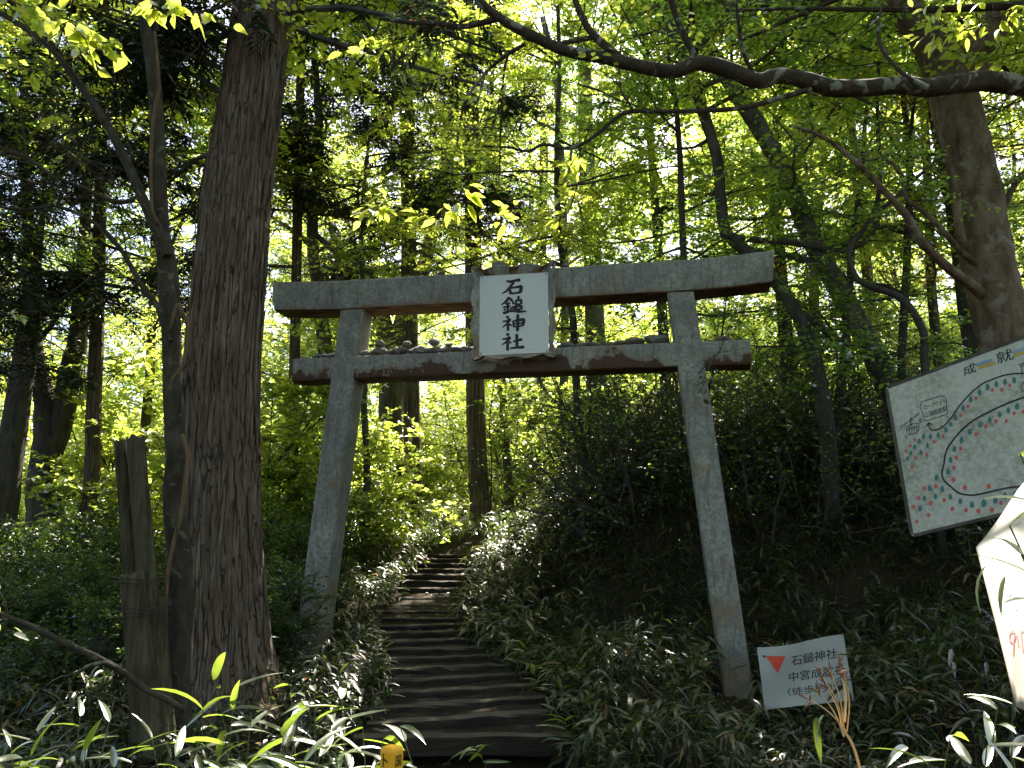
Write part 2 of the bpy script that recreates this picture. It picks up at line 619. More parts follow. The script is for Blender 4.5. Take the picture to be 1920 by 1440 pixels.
# ------------------------------------------------------------------ the stairway
st_y = [1382, 1337, 1318, 1289, 1269, 1249, 1232, 1213, 1200, 1183, 1171, 1158, 1144, 1134, 1121, 1101, 1089, 1076, 1066, 1056, 1047, 1038]
NST = len(st_y)
stair = thing('timber_stairway', (-.36, 6.9, -.2), 'long flight of dark timber steps climbing through the gate', 'stairway')
rs = np.random.default_rng(5)
dist = 6.95 + np.arange(NST) * .385
zt = np.array([at(900, y, d)[2] for y, d in zip(st_y, dist)])
zt = np.convolve(np.r_[zt[0], zt, zt[-1]], [.2, .6, .2], 'valid')
for i in range(1, NST):
    zt[i] = max(zt[i], zt[i - 1] + .045)
for i in range(NST):
    d = dist[i]
    cx = float(stair_cx(d))
    yaw = np.interp(d, [6.9, 7.4, 9, 12, 15], [.03, .20, .16, .02, -.06]) + rs.normal(0, .015)
    roll = np.interp(d, [6.9, 7.4, 9, 12, 15], [.0, .03, .02, -.004, -.012]) + rs.normal(0, .006)
    L = np.interp(d, [6.9, 9, 12, 15], [1.70, 1.52, 1.28, .95]) + rs.normal(0, .05)
    h, w = .15, .13 + rs.normal(0, .008)
    n = 13
    xs = np.linspace(-L / 2, L / 2, n)
    prof = [(-.5, -.5), (.5, -.5), (.5, .36), (.36, .5), (-.3, .5), (-.46, .42), (-.5, .3)]
    v = []
    bend = rs.normal(0, .012)
    for k, xx in enumerate(xs):
        jz, jy = rs.normal(0, .003), rs.normal(0, .004)
        for (py, pz) in prof:
            v.append((xx, py * w + jy + bend * math.cos(xx * 2) + rs.normal(0, .002), pz * h - h / 2 + jz + rs.normal(0, .003) + roll * xx))
    m = len(prof)
    f = [(a * m + b, a * m + (b + 1) % m, (a + 1) * m + (b + 1) % m, (a + 1) * m + b) for a in range(n - 1) for b in range(m)]
    f += [tuple(range(m))[::-1], tuple((n - 1) * m + b for b in range(m))]
    R = np.array(Matrix.Rotation(yaw, 3, 'Z'))
    off = np.array([cx, d, zt[i]])
    mb = MB()
    mb.add(np.array(v) @ R.T + off, f)
    step = mb.build('step', M['timber'], stair)
    # packed earth tread behind the timber
    nz = zt[i + 1] - .05 if i + 1 < NST else zt[i] + .02
    dep = .46
    tv, tf = [], []
    na, nb = 14, 5
    for a in range(na):
        for b in range(nb):
            xx = -L / 2 * .97 + L * .97 * a / (na - 1)
            yy = .03 + dep * b / (nb - 1)
            zz = -.018 + roll * xx + .03 * (b / (nb - 1)) + rs.normal(0, .006) - .02 * math.cos(xx * 2.2)
            tv.append((xx, yy, zz))
    tf = [(a * nb + b, (a + 1) * nb + b, (a + 1) * nb + b + 1, a * nb + b + 1) for a in range(na - 1) for b in range(nb - 1)]
    mb = MB()
    mb.add(np.array(tv) @ R.T + off, tf)
    mb.build('tread', M['tread'], stair, True).parent = step

# ------------------------------------------------------------------ the torii
TX, TY, TYAW = .0086, 9.4147, .1843
ZK0, ZK1, KL0, KL1, SORI = 4.2565, 4.6287, 2.93, 2.975, .05
ZN0, ZN1, NL = 3.4073, 3.6869, 2.665
KT, NTK, PW, PWB, HB, HT, KINK = .40, .345, .295, .302, 2.3605, 1.9415, 2.05
torii = thing('torii_gate', (TX, TY, 0), 'weathered grey steel torii gate with rust, straddling the steps', 'torii gate', rz=-TYAW)


def rrect(w, h, b):
    """rounded rectangle cross-section, counter-clockwise"""
    o = []
    for cx_, cy_, a0 in ((w / 2 - b, h / 2 - b, 0), (-w / 2 + b, h / 2 - b, 90), (-w / 2 + b, -h / 2 + b, 180), (w / 2 - b, -h / 2 + b, 270)):
        for k in range(4):
            a = math.radians(a0 + 30 * k)
            o.append((cx_ + b * math.cos(a), cy_ + b * math.sin(a)))
    return o


def loft(rings):
    m = len(rings[0])
    f = [(a * m + b, a * m + (b + 1) % m, (a + 1) * m + (b + 1) % m, (a + 1) * m + b) for a in range(len(rings) - 1) for b in range(m)]
    f += [tuple(range(m))[::-1], tuple((len(rings) - 1) * m + b for b in range(m))]
    return np.concatenate([np.asarray(r) for r in rings]), f


def sm_part(name, v, f, mat, par, origin=(0, 0, 0), ang=35):
    mb = MB()
    mb.add(np.asarray(v) - np.asarray(origin), f)
    o = mb.build(name, mat, par, True, local=True)
    o.location = origin
    try:
        o.data.set_sharp_from_angle(angle=math.radians(ang))
    except Exception:
        pass
    return o


# top beam: gently raised, slanted ends
rings = []
kh, kc = ZK1 - ZK0, (ZK0 + ZK1) / 2
sec = rrect(KT, kh, .028)
for u in np.r_[-KL1, np.linspace(-KL0 + .1, -KINK, 7), np.linspace(-KINK + .2, KINK - .2, 15), np.linspace(KINK, KL0 - .1, 7), KL1]:
    e = max(0, (abs(u) - KINK) / (KL1 - KINK))
    ring = []
    for (t, z) in sec:
        uu = u
        if abs(u) == KL1:
            uu = math.copysign(KL0 + (KL1 - KL0) * (z / kh + .5) , u)
        ring.append((uu, t, kc + z + SORI * e ** 1.3 * (1.0 if u > 0 else .75)))
    rings.append(ring)
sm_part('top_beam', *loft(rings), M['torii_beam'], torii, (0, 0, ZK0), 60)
rings = []
for u in np.linspace(-NL, NL, 24):
    rings.append([(u, t, (ZN0 + ZN1) / 2 + z) for (t, z) in rrect(NTK, ZN1 - ZN0, .022)])
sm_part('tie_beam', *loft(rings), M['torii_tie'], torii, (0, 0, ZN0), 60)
for s in (-1, 1):
    rings = []
    for z in np.linspace(-.5, ZK0 + .004, 22):
        fz = z / ZK0
        h, q = HB * (1 - fz) + HT * fz, PWB * (1 - fz) + PW * fz
        rings.append([(s * h + a, b, z) for (a, b) in rrect(q, q + .06, .03)])
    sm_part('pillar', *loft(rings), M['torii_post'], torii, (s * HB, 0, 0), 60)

# ------------------------------------------------------------------ the name plaque
TORI = np.array(Matrix.Rotation(-TYAW, 3, 'Z'))
TPOS = np.array([TX, TY, 0])
to_t = lambda p: (np.asarray(p) - TPOS) @ TORI          # world -> torii frame
PT = -KT / 2 - .07                                      # plane of the plate in front of the beam
p_o, p_n = TPOS + TORI @ np.array([0, PT, 0]), TORI @ np.array([0, -1., 0])


def pq(x, y, dt=0.0):
    q = to_t(on_plane(x, y, p_o, p_n))
    return np.array([q[0], PT - dt, q[2]])


plaque = thing('shrine_plaque', TPOS + TORI @ np.array([0, PT, 4.0]), 'white shrine name plaque in a scalloped metal frame at the middle of the gate', 'plaque', rz=-TYAW)
pl_org = np.array([0, PT, 4.0])
cor = [pq(900, 518), pq(1027.7, 510.7), pq(1028.8, 660.4), pq(898.3, 666.8)]
u0, u1 = (cor[0][0] + cor[3][0]) / 2, (cor[1][0] + cor[2][0]) / 2
z1, z0 = (cor[0][2] + cor[1][2]) / 2, (cor[2][2] + cor[3][2]) / 2


def pl_part(name, v, f, mat, smooth_=False, par=None):
    mb = MB()
    mb.add(np.asarray(v) - pl_org, f)
    return mb.build(name, mat, par or plaque, smooth_, local=True)


bx = MB()
bx.box(((u0 + u1) / 2, PT + .006, (z0 + z1) / 2), (u1 - u0, .012, z1 - z0))
plate = pl_part('plate', bx.verts(), bx.f, M['plate'])
out = [pq(888.8, 504.8), pq(1039, 496.8), pq(1041.3, 667.3), pq(886.4, 675.3)]
ou0, ou1, oz1, oz0 = (out[0][0] + out[3][0]) / 2, (out[1][0] + out[2][0]) / 2, (out[0][2] + out[1][2]) / 2, (out[2][2] + out[3][2]) / 2
inn = [(u0 - .004, z1 + .004), (u1 + .004, z1 + .004), (u1 + .004, z0 - .004), (u0 - .004, z0 - .004)]
oo = [(ou0, oz1), (ou1, oz1), (ou1, oz0), (ou0, oz0)]
for k in range(4):
    a, b = np.array(inn[k]), np.array(inn[(k + 1) % 4])
    c, d = np.array(oo[k]), np.array(oo[(k + 1) % 4])
    nrm = np.array([[0, 1], [1, 0], [0, -1], [-1, 0]][k], float)
    n = 41
    v, f = [], []
    for i in range(n):
        t = i / (n - 1)
        s_ = abs(t - .5) * 2
        wav = .014 * math.cos(t * 6 * math.pi) * smooth((1 - s_) / .15) + (.012 if s_ > .9 else 0) - .018 * math.exp(-((s_ - .72) / .07) ** 2)
        I = a + (b - a) * t
        O = c + (d - c) * t + nrm * wav
        v += [(I[0], PT + .004, I[1]), (O[0], PT - .055, O[1]), (O[0] + nrm[0] * .008, PT - .05, O[1] + nrm[1] * .008), (O[0] - nrm[0] * .01, PT + .07, O[1] - nrm[1] * .01)]
    for i in range(n - 1):
        for j in range(3):
            f.append((i * 4 + j, (i + 1) * 4 + j, (i + 1) * 4 + j + 1, i * 4 + j + 1))
    pl_part('frame_side', v, f, M['frame'])
for (x, y) in ((903.6, 520.6), (1024.2, 513.8), (1025.5, 657.7), (901.5, 662.7)):
    mb = MB()
    q = pq(x, y)
    mb.tube([(q[0], PT - .006, q[2]), (q[0], PT + .002, q[2])], .0075, 8)
    pl_part('nail', mb.verts(), mb.f, M['ink'])


def stroke(pts):
    """one brush stroke: (x, y, width) in pixels -> outline polygons; several overlapping quads"""
    p = np.array([q[:2] for q in pts], float)
    w = np.array([q[2] for q in pts], float)
    # resample with Catmull-like smoothing
    t = np.r_[0, np.cumsum(np.linalg.norm(np.diff(p, axis=0), axis=1))]
    m = max(8, 6 * len(p))
    tt = np.linspace(0, t[-1], m)
    x, y, ww = np.interp(tt, t, p[:, 0]), np.interp(tt, t, p[:, 1]), np.interp(tt, t, w)
    if len(p) > 2:
        for _ in range(2):
            x[1:-1] = (x[:-2] + 2 * x[1:-1] + x[2:]) / 4
            y[1:-1] = (y[:-2] + 2 * y[1:-1] + y[2:]) / 4
    dx, dy = np.gradient(x), np.gradient(y)
    l = np.hypot(dx, dy) + 1e-9
    nx_, ny_ = -dy / l, dx / l
    # rounded ends
    e = np.minimum(np.arange(m), np.arange(m)[::-1])
    ww = ww * np.where(e == 0, .55, np.where(e == 1, .9, 1.0)) / 2
    L = np.c_[x + nx_ * ww, y + ny_ * ww]
    R = np.c_[x - nx_ * ww, y - ny_ * ww]
    return L, R



CH = [
 [[(555,355,14),(600,366,24),(660,352,20),(725,342,32)], [(652,362,22),(604,430,24),(562,475,20),(505,507,8)], [(598,445,16),(606,480,26),(612,515,28)],
  [(605,440,18),(670,430,18),(736,420,30),(731,465,30),(716,500,24)], [(615,505,18),(670,497,17),(720,492,20)]],
 [[(598,545,28),(560,595,24),(498,640,8)], [(600,550,18),(620,582,24),(645,608,10)], [(548,628,16),(605,615,18)], [(518,668,15),(608,650,19)],
  [(578,615,20),(575,722,22)], [(535,682,18),(548,702,22)], [(622,668,20),(604,695,14)], [(520,735,24),(570,722,24),(622,698,12)],
  [(712,535,26),(690,572,14)], [(672,575,18),(675,690,22)], [(675,585,16),(735,580,22),(735,628,22)], [(675,632,14),(730,628,16)],
  [(678,657,14),(738,650,22),(738,692,22)], [(680,690,16),(730,688,16)], [(632,608,20),(652,628,20)], [(622,664,13),(656,660,17),(643,690,17),(662,702,14)],
  [(608,716,15),(650,702,19),(700,716,24),(798,712,12)]],
 [[(555,775,20),(592,786,26)], [(512,832,13),(560,828,17),(606,806,26),(566,860,18),(508,906,7)], [(578,850,22),(580,942,25)], [(592,860,15),(622,882,18)],
  [(638,820,18),(650,902,20)], [(645,826,17),(768,806,30),(752,886,25)], [(655,860,14),(745,850,15)], [(655,896,16),(745,880,16)], [(696,745,26),(692,930,28),(685,955,10)]],
 [[(558,976,20),(594,992,25)], [(508,1038,13),(560,1036,18),(606,1016,27),(562,1070,18),(506,1108,9)], [(575,1055,22),(575,1176,27)], [(592,1065,15),(617,1087,18)],
  [(636,1068,15),(690,1056,19),(747,1040,27)], [(682,975,28),(685,1138,26)], [(603,1144,15),(690,1136,20),(772,1130,29)]],
]
for ci, ch in enumerate(CH):
    v, f = [], []
    for si, stq in enumerate(ch):
        L, R = stroke([(a, b, c * 1.42) for a, b, c in stq])
        b0 = len(v)
        for l, r in zip(L, R):
            for q in (l, r):
                w3 = pq(860 + q[0] / 6.26, 470 + q[1] / 6.26, .0015 + si * .00025)
                v.append(w3)
        for i in range(len(L) - 1):
            f.append((b0 + 2 * i, b0 + 2 * i + 1, b0 + 2 * i + 3, b0 + 2 * i + 2))
    pl_part('character', v, f, M['ink'])

# ------------------------------------------------------------------ stones on the beams
rs = np.random.default_rng(21)


def stone_mesh(seed):
    import bmesh
    r = np.random.default_rng(seed)
    bm = bmesh.new()
    bmesh.ops.create_icosphere(bm, subdivisions=2, radius=1)
    planes = r.standard_normal((7, 3))
    planes /= np.linalg.norm(planes, axis=1)[:, None]
    cut = r.uniform(.55, .85, 7)
    for v_ in bm.verts:
        p = np.array(v_.co)
        for n_, c_ in zip(planes, cut):
            d_ = p @ n_
            if d_ > c_:
                p = p - n_ * (d_ - c_)
        v_.co = p * np.array([1, .85, .62])
    me = bpy.data.meshes.new('stone')
    bm.to_mesh(me)
    bm.free()
    me.materials.append(M['stone'])
    shade_smooth(me)
    me.set_sharp_from_angle(angle=math.radians(28))
    return me


STM = [stone_mesh(k) for k in range(7)]


def stone_at(x, w, beam_z, t, label, group, zoff=0.0, sq=1.0):
    """a stone on a beam: x photo pixel, w width in pixels"""
    n = TORI @ np.array([0, -1., 0])
    p0 = TPOS + TORI @ np.array([0, t, 0])
    q = to_t(on_plane(x, 600, p0, n))
    r = w * .62 * 9.3 / F
    o = bpy.data.objects.new('stone', STM[int(rs.integers(7))])
    COL.objects.link(o)
    pos = TPOS + TORI @ np.array([q[0], t, beam_z + r * .52 * sq + zoff])
    o.location = tuple(pos)
    o.rotation_euler = (rs.normal(0, .12), rs.normal(0, .12), rs.uniform(0, 6.3))
    o.scale = (r, r, r * sq)
    tag(o, label, 'stone', group)


gl, gr, gt = 'stones lined up on the tie beam between pillar and plaque', 'stones on the tie beam between plaque and far pillar', 'stones on top of the gate'
ll = 'small grey stone in the row on the tie beam left of the plaque'
for x, w in ((690, 22), (703, 20), (714, 30), (727, 16), (735, 20), (745, 24), (757, 28), (768, 18), (780, 22), (790, 26), (803, 22), (812, 20), (822, 24), (838, 18), (846, 20), (858, 22), (872, 20), (881, 16)):
    stone_at(x, w, ZN1, rs.uniform(-.11, -.04), ll, gl)
for x, w in ((696, 20), (722, 24), (750, 22), (776, 24), (806, 22), (834, 20)):
    stone_at(x, w, ZN1, rs.uniform(.04, .12), ll, gl)
for x, w, z in ((713, 22, .11), (764, 18, .10), (814, 22, .10), (842, 14, .08)):
    stone_at(x, w, ZN1, -.07, ll, gl, z)
lr = 'flat dark stone on the tie beam right of the plaque'
for x, w in ((1050, 18), (1066, 26), (1092, 30), (1112, 22), (1140, 26), (1162, 22), (1188, 34)):
    stone_at(x, w, ZN1, rs.uniform(-.10, .02), lr, gr, 0, .7)
stone_at(1228, 40, ZN1, -.05, 'large slanting grey stone leaning against the right pillar on the tie beam', gr, .0, .9)
for x, w in ((597, 20), (612, 22), (625, 22)):
    stone_at(x, w, ZN1, -.05, 'small dark stone on the stub of the tie beam outside the left pillar', 'stones on the left stub of the tie beam', 0, .8)
for x, w in ((1335, 14), (1352, 26), (1366, 14)):
    stone_at(x, w, ZN1, -.02, 'small stone on the stub of the tie beam outside the right pillar', 'stones on the right stub of the tie beam', 0, .8)
stone_at(825, 16, ZK1, -.12, 'small brown stone on the top beam left of the plaque', gt)
stone_at(935, 28, ZK1, -.02, 'brown pointed stone on the top beam behind the plaque', gt, .06)
stone_at(1062, 16, ZK1, -.13, 'small pale stone on the top beam just right of the plaque', gt)
stone_at(1253, 20, ZK1, .02, 'grey stone on the top beam above the right pillar', gt)

# ------------------------------------------------------------------ text on planes
_tc = bpy.data.curves.new('glyphs', 'FONT')
_to = bpy.data.objects.new('glyphs', _tc)
COL.objects.link(_to)


def glyphs(s, bold=0.0):
    _tc.body = s
    _tc.offset = bold
    _tc.size = 1.0
    dg = bpy.context.evaluated_depsgraph_get()
    dg.update()
    me = bpy.data.meshes.new_from_object(_to.evaluated_get(dg))
    v = np.array([tuple(q.co) for q in me.vertices])
    f = [tuple(p.vertices) for p in me.polygons]
    bpy.data.meshes.remove(me)
    return v, f


def text_px(s, a, b, c, p0, n, off=.002, bold=0.0):
    """text laid into the pixel parallelogram: baseline start a, baseline end b, top of start c; on plane (p0, n)"""
    v, f = glyphs(s, bold)
    x0, x1 = v[:, 0].min(), v[:, 0].max()
    y0, y1 = v[:, 1].min(), v[:, 1].max()
    u, w = (v[:, 0] - x0) / (x1 - x0), (v[:, 1] - y0) / (y1 - y0)
    a, b, c = (np.array(q, float) for q in (a, b, c))
    px = a + u[:, None] * (b - a) + w[:, None] * (c - a)
    return np.array([on_plane(q[0], q[1], p0, n) + n * off for q in px]), f


# ------------------------------------------------------------------ guide map board on the right
bn = np.array([-math.sin(math.radians(50)), -math.cos(math.radians(50)), math.tan(math.radians(10))])
bn /= np.linalg.norm(bn)
bp = at(1662, 727, 6.5)
cTL, cBL, cTR0 = on_plane(1662, 727, bp, bn), on_plane(1710, 1005, bp, bn), on_plane(1920, 632, bp, bn)
eu = (cTR0 - cTL) / np.linalg.norm(cTR0 - cTL)
ev = (cBL - cTL)
BLEN = 1.75
board = thing('map_board', (cBL[0] + .8, cBL[1] - .8, float(ground_z(cBL[0] + .8, cBL[1] - .8))), 'tilted weathered trail map board with egg shaped marks and a winding line', 'map board')


def plane_prism(pts, n, thick, off=0.0):
    a = [p + n * off for p in pts]
    b = [p + n * (off - thick) for p in pts]
    m = len(pts)
    f = [tuple(range(m)), tuple(range(2 * m - 1, m - 1, -1))] + [(i, i + m, (i + 1) % m + m, (i + 1) % m) for i in range(m)]
    return np.array(a + b), f


def part(name, v, f, mat, par, sm=False):
    mb = MB()
    mb.add(v, f)
    return mb.build(name, mat, par, sm)


bc = [cTL, cTL + eu * BLEN, cBL + eu * BLEN, cBL]
part('panel', *plane_prism(bc, bn, .02), M['board'], board)
for i in range(4):
    a, b = bc[i], bc[(i + 1) % 4]
    d = (b - a) / np.linalg.norm(b - a)
    inw = np.cross(bn, d) * .012
    if np.dot(inw, (bc[0] + bc[2]) / 2 - a) < 0:
        inw = -inw
    q = [a + d * .013 - inw, b - d * .013 - inw, b - d * .013 + inw, a + d * .013 + inw]
    part('edge_strip', *plane_prism(q, bn, .03, .006), M['bark_far'], board)
for s in (.80, 1.45):
    mb = MB()
    top = cTL + ev * .1 + eu * s - bn * .06
    bot = np.array([top[0], top[1], float(ground_z(top[0], top[1])) - .3])
    mb.tube([bot, top], .035, 8)
    mb.build('post', M['post'], board)
K = lambda x, y: (1640 + x / 3.4286, 600 + y / 3.4286)


def line_on_board(pts, w, name, mat, off=.0025, ext=None):
    v, f = [], []
    L, R = stroke([(*K(x, y), w / 3.4286) for x, y in pts])
    for l, r in zip(L, R):
        v += [on_plane(l[0], l[1], bp, bn) + bn * off, on_plane(r[0], r[1], bp, bn) + bn * off]
    f = [(2 * i, 2 * i + 1, 2 * i + 3, 2 * i + 2) for i in range(len(L) - 1)]
    return v, f


def lines(name, mat, specs, off=.0025):
    mb = MB()
    for k, (pts, w) in enumerate(specs):
        mb.add(*line_on_board(pts, w, name, mat, off + k * .0001))
    return mb.build(name, mat, board)


lines('winding_line', M['ink'], [
    ([(1150,330),(1040,338),(960,343),(900,345),(830,355),(760,380),(700,405),(640,450),(590,500),(540,560),(500,620),(460,670),(420,700),(375,712),(352,700),(350,665)], 9),
    ([(333,684),(350,660),(372,678)], 8),
    ([(1150,440),(960,498),(880,525),(800,560),(700,608),(620,655),(560,705),(510,765),(470,820),(450,880),(447,930),(432,975),(435,1010),(455,1045),(490,1070),(520,1100),(560,1120),(630,1128),(700,1115),(780,1095),(860,1078),(960,1068),(1100,1050)], 11)])
lines('drawing', M['ink'], [
    ([(300,527),(440,484),(472,515),(458,518),(473,603),(318,655),(304,570),(290,570),(300,527)], 4),
    ([(152,715),(195,680),(205,662),(290,600)], 3), ([(160,690),(205,662)], 3), ([(265,610),(292,590)], 3), ([(240,625),(228,655),(238,680)], 5), ([(228,632),(244,650),(228,672)], 3),
    ([(206,690),(215,680),(262,662),(284,668),(287,690),(278,722),(225,740),(208,722),(206,690)], 4),
    ([(206,705),(284,682)], 3), ([(225,682),(228,738)], 2.5), ([(240,676),(242,733)], 2.5), ([(255,670),(258,728)], 2.5), ([(270,668),(272,724)], 2.5),
    ([(285,640),(293,655),(285,668)], 3), ([(292,632),(302,650),(296,662)], 3), ([(192,745),(200,758),(215,757)], 3), ([(200,738),(206,748),(216,750)], 3),
    ([(925,290),(1000,265)], 6), ([(935,300),(1000,282)], 4), ([(945,292),(950,365)], 5), ([(978,285),(982,360)], 5), ([(935,440),(950,405),(1000,392)], 4), ([(945,432),(948,460),(1000,450)], 4), ([(955,425),(990,415)], 3)], .003)
lines('blue_stripe', M['blue_stripe'], [([(648,292),(760,255)], 20), ([(890,212),(1000,172)], 20)])
lines('ochre_stripe', M['orange_stripe'], [([(662,310),(778,272)], 19), ([(890,232),(1000,192)], 19)], .0022)
for s_, a, b, c in (('成', (575, 362), (655, 335), (566, 298)), ('就', (792, 285), (898, 252), (776, 212)), ('ロープウェイ', (322, 578), (458, 534), (317, 548)), ('山頂成就駅', (324, 630), (468, 585), (318, 597))):
    part('lettering', *text_px(s_, K(*a), K(*b), K(*c), bp, bn, .003, .004), M['ink'], board)
GREEN = [(897,387,14),(838,399,13),(783,412,13),(727,432,14),(675,464,13),(618,510,13),(569,565,12),(520,627,13),(488,670,11),(458,705,12),(410,740,12),(360,750,11),(315,748,11),(287,780,11),(340,806,11),(257,818,11),(298,851,11),(233,856,10),(211,892,10),
  (916,556,14),(860,581,13),(804,607,13),(740,639,13),(678,673,13),(612,718,14),(559,772,14),(514,830,13),(489,899,13),(473,975,14),(398,1012,13),(355,1082,12),(435,1087,14),(391,1133,12),(322,1145,12),(292,1212,12),(487,1135,12),(551,1165,13),(626,1187,14),(702,1177,17),(776,1158,15),(838,1130,15),(905,1120,15)]
RED = [(870,420,11),(818,449,11),(757,450,11),(652,503,11),(601,556,11),(554,613,11),(441,744,10),(383,782,10),(260,771,9),(229,809,9),(203,845,9),(263,886,10),(336,865,11),(241,945,10),(955,590,11),(897,600,11),(846,649,11),(780,650,12),(715,683,12),(652,735,12),(553,827,12),(525,884,12),(509,950,12),(507,1027,14),
  (580,1076,14),(734,1069,14),(394,1068,12),(318,1082,12),(285,1145,12),(360,1178,12),(448,1157,12),(250,1200,11),(346,1253,12),(500,1214,13),(587,1222,13),(668,1227,14),(755,1221,14),(812,1175,13),(272,1295,12)]
for nm, lst, mat, asp in (('teal_egg_mark', GREEN, M['green_egg'], 1.95), ('red_egg_mark', RED, M['red_egg'], 1.5)):
    for (x, y, w) in lst:
        v = [on_plane(*K(x + w * math.cos(a) * (1 + .12 * math.sin(a)), y + w * asp * .8 * math.sin(a)), bp, bn) + bn * .0022 for a in np.linspace(0, 2 * math.pi, 13)[:-1]]
        part(nm, v, [tuple(range(12))], mat, board)

# ------------------------------------------------------------------ laminated paper sign by the right pillar
sp0 = at(1500, 1262, 7.35)
sn = np.array([-.12, -1, .10])
sn /= np.linalg.norm(sn)
psign = thing('paper_sign', (sp0[0], sp0[1], float(ground_z(sp0[0], sp0[1]))), 'creased white laminated sign with a red triangle beside the pillar foot', 'sign')
SC = [np.array(q) for q in ((1419, 1212.5), (1581, 1193), (1601, 1312.5), (1434, 1330.6))]


def spt(s, t, off=0.0):
    px = (SC[0] * (1 - s) + SC[1] * s) * (1 - t) + (SC[3] * (1 - s) + SC[2] * s) * t
    px = px + np.array([0, 4 * math.sin(s * math.pi * 1.5 + .3)]) * (1 - t)
    w = .014 * math.sin(s * 7 + t * 2) * (1 - .5 * t) + .008 * math.sin(t * 5 + s * 3) + .012 * math.exp(-((s - .48) / .03) ** 2) * (1 - t)
    return on_plane(px[0], px[1], sp0, sn) + sn * (w + off)


n = 33
v = [spt(a / (n - 1), b / (n - 1)) for b in range(n) for a in range(n)]
f = [(b * n + a, b * n + a + 1, (b + 1) * n + a + 1, (b + 1) * n + a) for b in range(n - 1) for a in range(n - 1)]
part('sheet', v, f, M['paper'], psign, True)
# text follows the sheet: crop (x,y) of the photo -> s,t
def sst(px):
    # invert the bilinear map by a few Newton steps
    s, t = .5, .5
    for _ in range(8):
        b = lambda s, t: (SC[0] * (1 - s) + SC[1] * s) * (1 - t) + (SC[3] * (1 - s) + SC[2] * s) * t
        r = b(s, t) - px
        J = np.c_[(b(s + 1e-4, t) - b(s, t)) / 1e-4, (b(s, t + 1e-4) - b(s, t)) / 1e-4]
        d = np.linalg.solve(J, -r)
        s, t = s + d[0], t + d[1]
    return s, t


Q = lambda x, y: np.array([1400 + x / 8, 1180 + y / 8])
for s_, a, b, c in (('石鎚神社', (672, 528), (1358, 455), (665, 375)), ('中宮成就社', (640, 778), (1480, 690), (632, 628)), ('（徒歩約3分）', (628, 995), (1520, 905), (620, 870))):
    gv, gf = glyphs(s_, .004)
    x0, x1, y0, y1 = gv[:, 0].min(), gv[:, 0].max(), gv[:, 1].min(), gv[:, 1].max()
    a, b, c = Q(*a), Q(*b), Q(*c)
    vv = []
    for q in gv:
        px = a + (q[0] - x0) / (x1 - x0) * (b - a) + (q[1] - y0) / (y1 - y0) * (c - a)
        vv.append(spt(*sst(px), .003))
    part('lettering', vv, gf, M['ink'], psign)
tv, tf = [], []
A, B_, C_ = Q(270, 375), Q(578, 375), Q(462, 635)
for i in range(7):
    for j in range(7):
        p = A + (B_ - A) * (j / 6) * (1 - i / 6) + (C_ - A) * (i / 6)
        tv.append(spt(*sst(p), .003))
tf = [(i * 7 + j, i * 7 + j + 1, (i + 1) * 7 + j + 1, (i + 1) * 7 + j) for i in range(6) for j in range(6)]
part('red_triangle', tv, tf, M['red_print'], psign)
part('black_corner', [spt(*sst(Q(*q)), .004) for q in ((225, 375), (282, 374), (262, 418))], [(0, 1, 2)], M['ink'], psign)
for (x, y) in ((170, 285), (832, 215), (1435, 125), (1595, 1045), (285, 1180)):
    mb = MB()
    s, t = sst(Q(x, y))
    p = spt(s, t)
    mb.tube([p + sn * .012, p, p + np.array([.02, .01, .015]), p + np.array([.035, .03, .0])], .0035, 5)
    mb.build('wire_tie', M['wire'], psign)
for s in (.1, .52, .93):
    mb = MB()
    a, b = spt(s, .0), spt(s, 1.0)
    mb.tube([np.array([b[0], b[1] + .03, float(ground_z(b[0], b[1])) - .1]), b - sn * .03, a - sn * .03], .012, 6)
    mb.build('stake', M['post'], psign)

# ------------------------------------------------------------------ sunlit sheet sign at the right edge
hn = np.array([-.25, -.34, .90])
hn /= np.linalg.norm(hn)
hp = at(1830, 1025, 2.75)
hsign = thing('sheet_sign', (1.8, 2.7, 0), 'sunlit white weathered sheet sign with faded red figures, behind bamboo leaves', 'sign')
outl = [(1830, 1025), (1845, 1085), (1905, 1325), (1990, 1345), (2080, 1340), (2110, 1000), (2060, 860), (1985, 850), (1918, 908)]
ol = [on_plane(x, y, hp, hn) for x, y in outl]
# fill a grid clipped to the outline, with shallow corrugations
cen = np.mean(ol, axis=0)
hv, hf = [], []
nr = 14
dense = []
for i in range(len(ol)):
    for k in range(6):
        dense.append(ol[i] + (ol[(i + 1) % len(ol)] - ol[i]) * k / 6)
m = len(dense)
hu = np.cross(hn, [0, 0, 1.]); hu /= np.linalg.norm(hu)
for side, o_ in ((0, 0.0), (1, -.004)):
    for r in range(nr + 1):
        for p in dense:
            q = cen + (p - cen) * max(r / nr, .001)
            hv.append(q + hn * (o_ + .006 * math.sin(np.dot(q, hu) * 46) + .01 * math.sin(np.dot(q, hu) * 9 + q[2] * 4)))
for side in (0, 1):
    b0 = side * (nr + 1) * m
    for r in range(nr):
        for i in range(m):
            hf.append((b0 + r * m + i, b0 + r * m + (i + 1) % m, b0 + (r + 1) * m + (i + 1) % m, b0 + (r + 1) * m + i))
b1 = (nr + 1) * m
for i in range(m):
    hf.append((nr * m + i, nr * m + (i + 1) % m, b1 + nr * m + (i + 1) % m, b1 + nr * m + i))
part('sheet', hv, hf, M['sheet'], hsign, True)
KK = lambda x, y: (1740 + x / 2.25, 800 + y / 2.25)
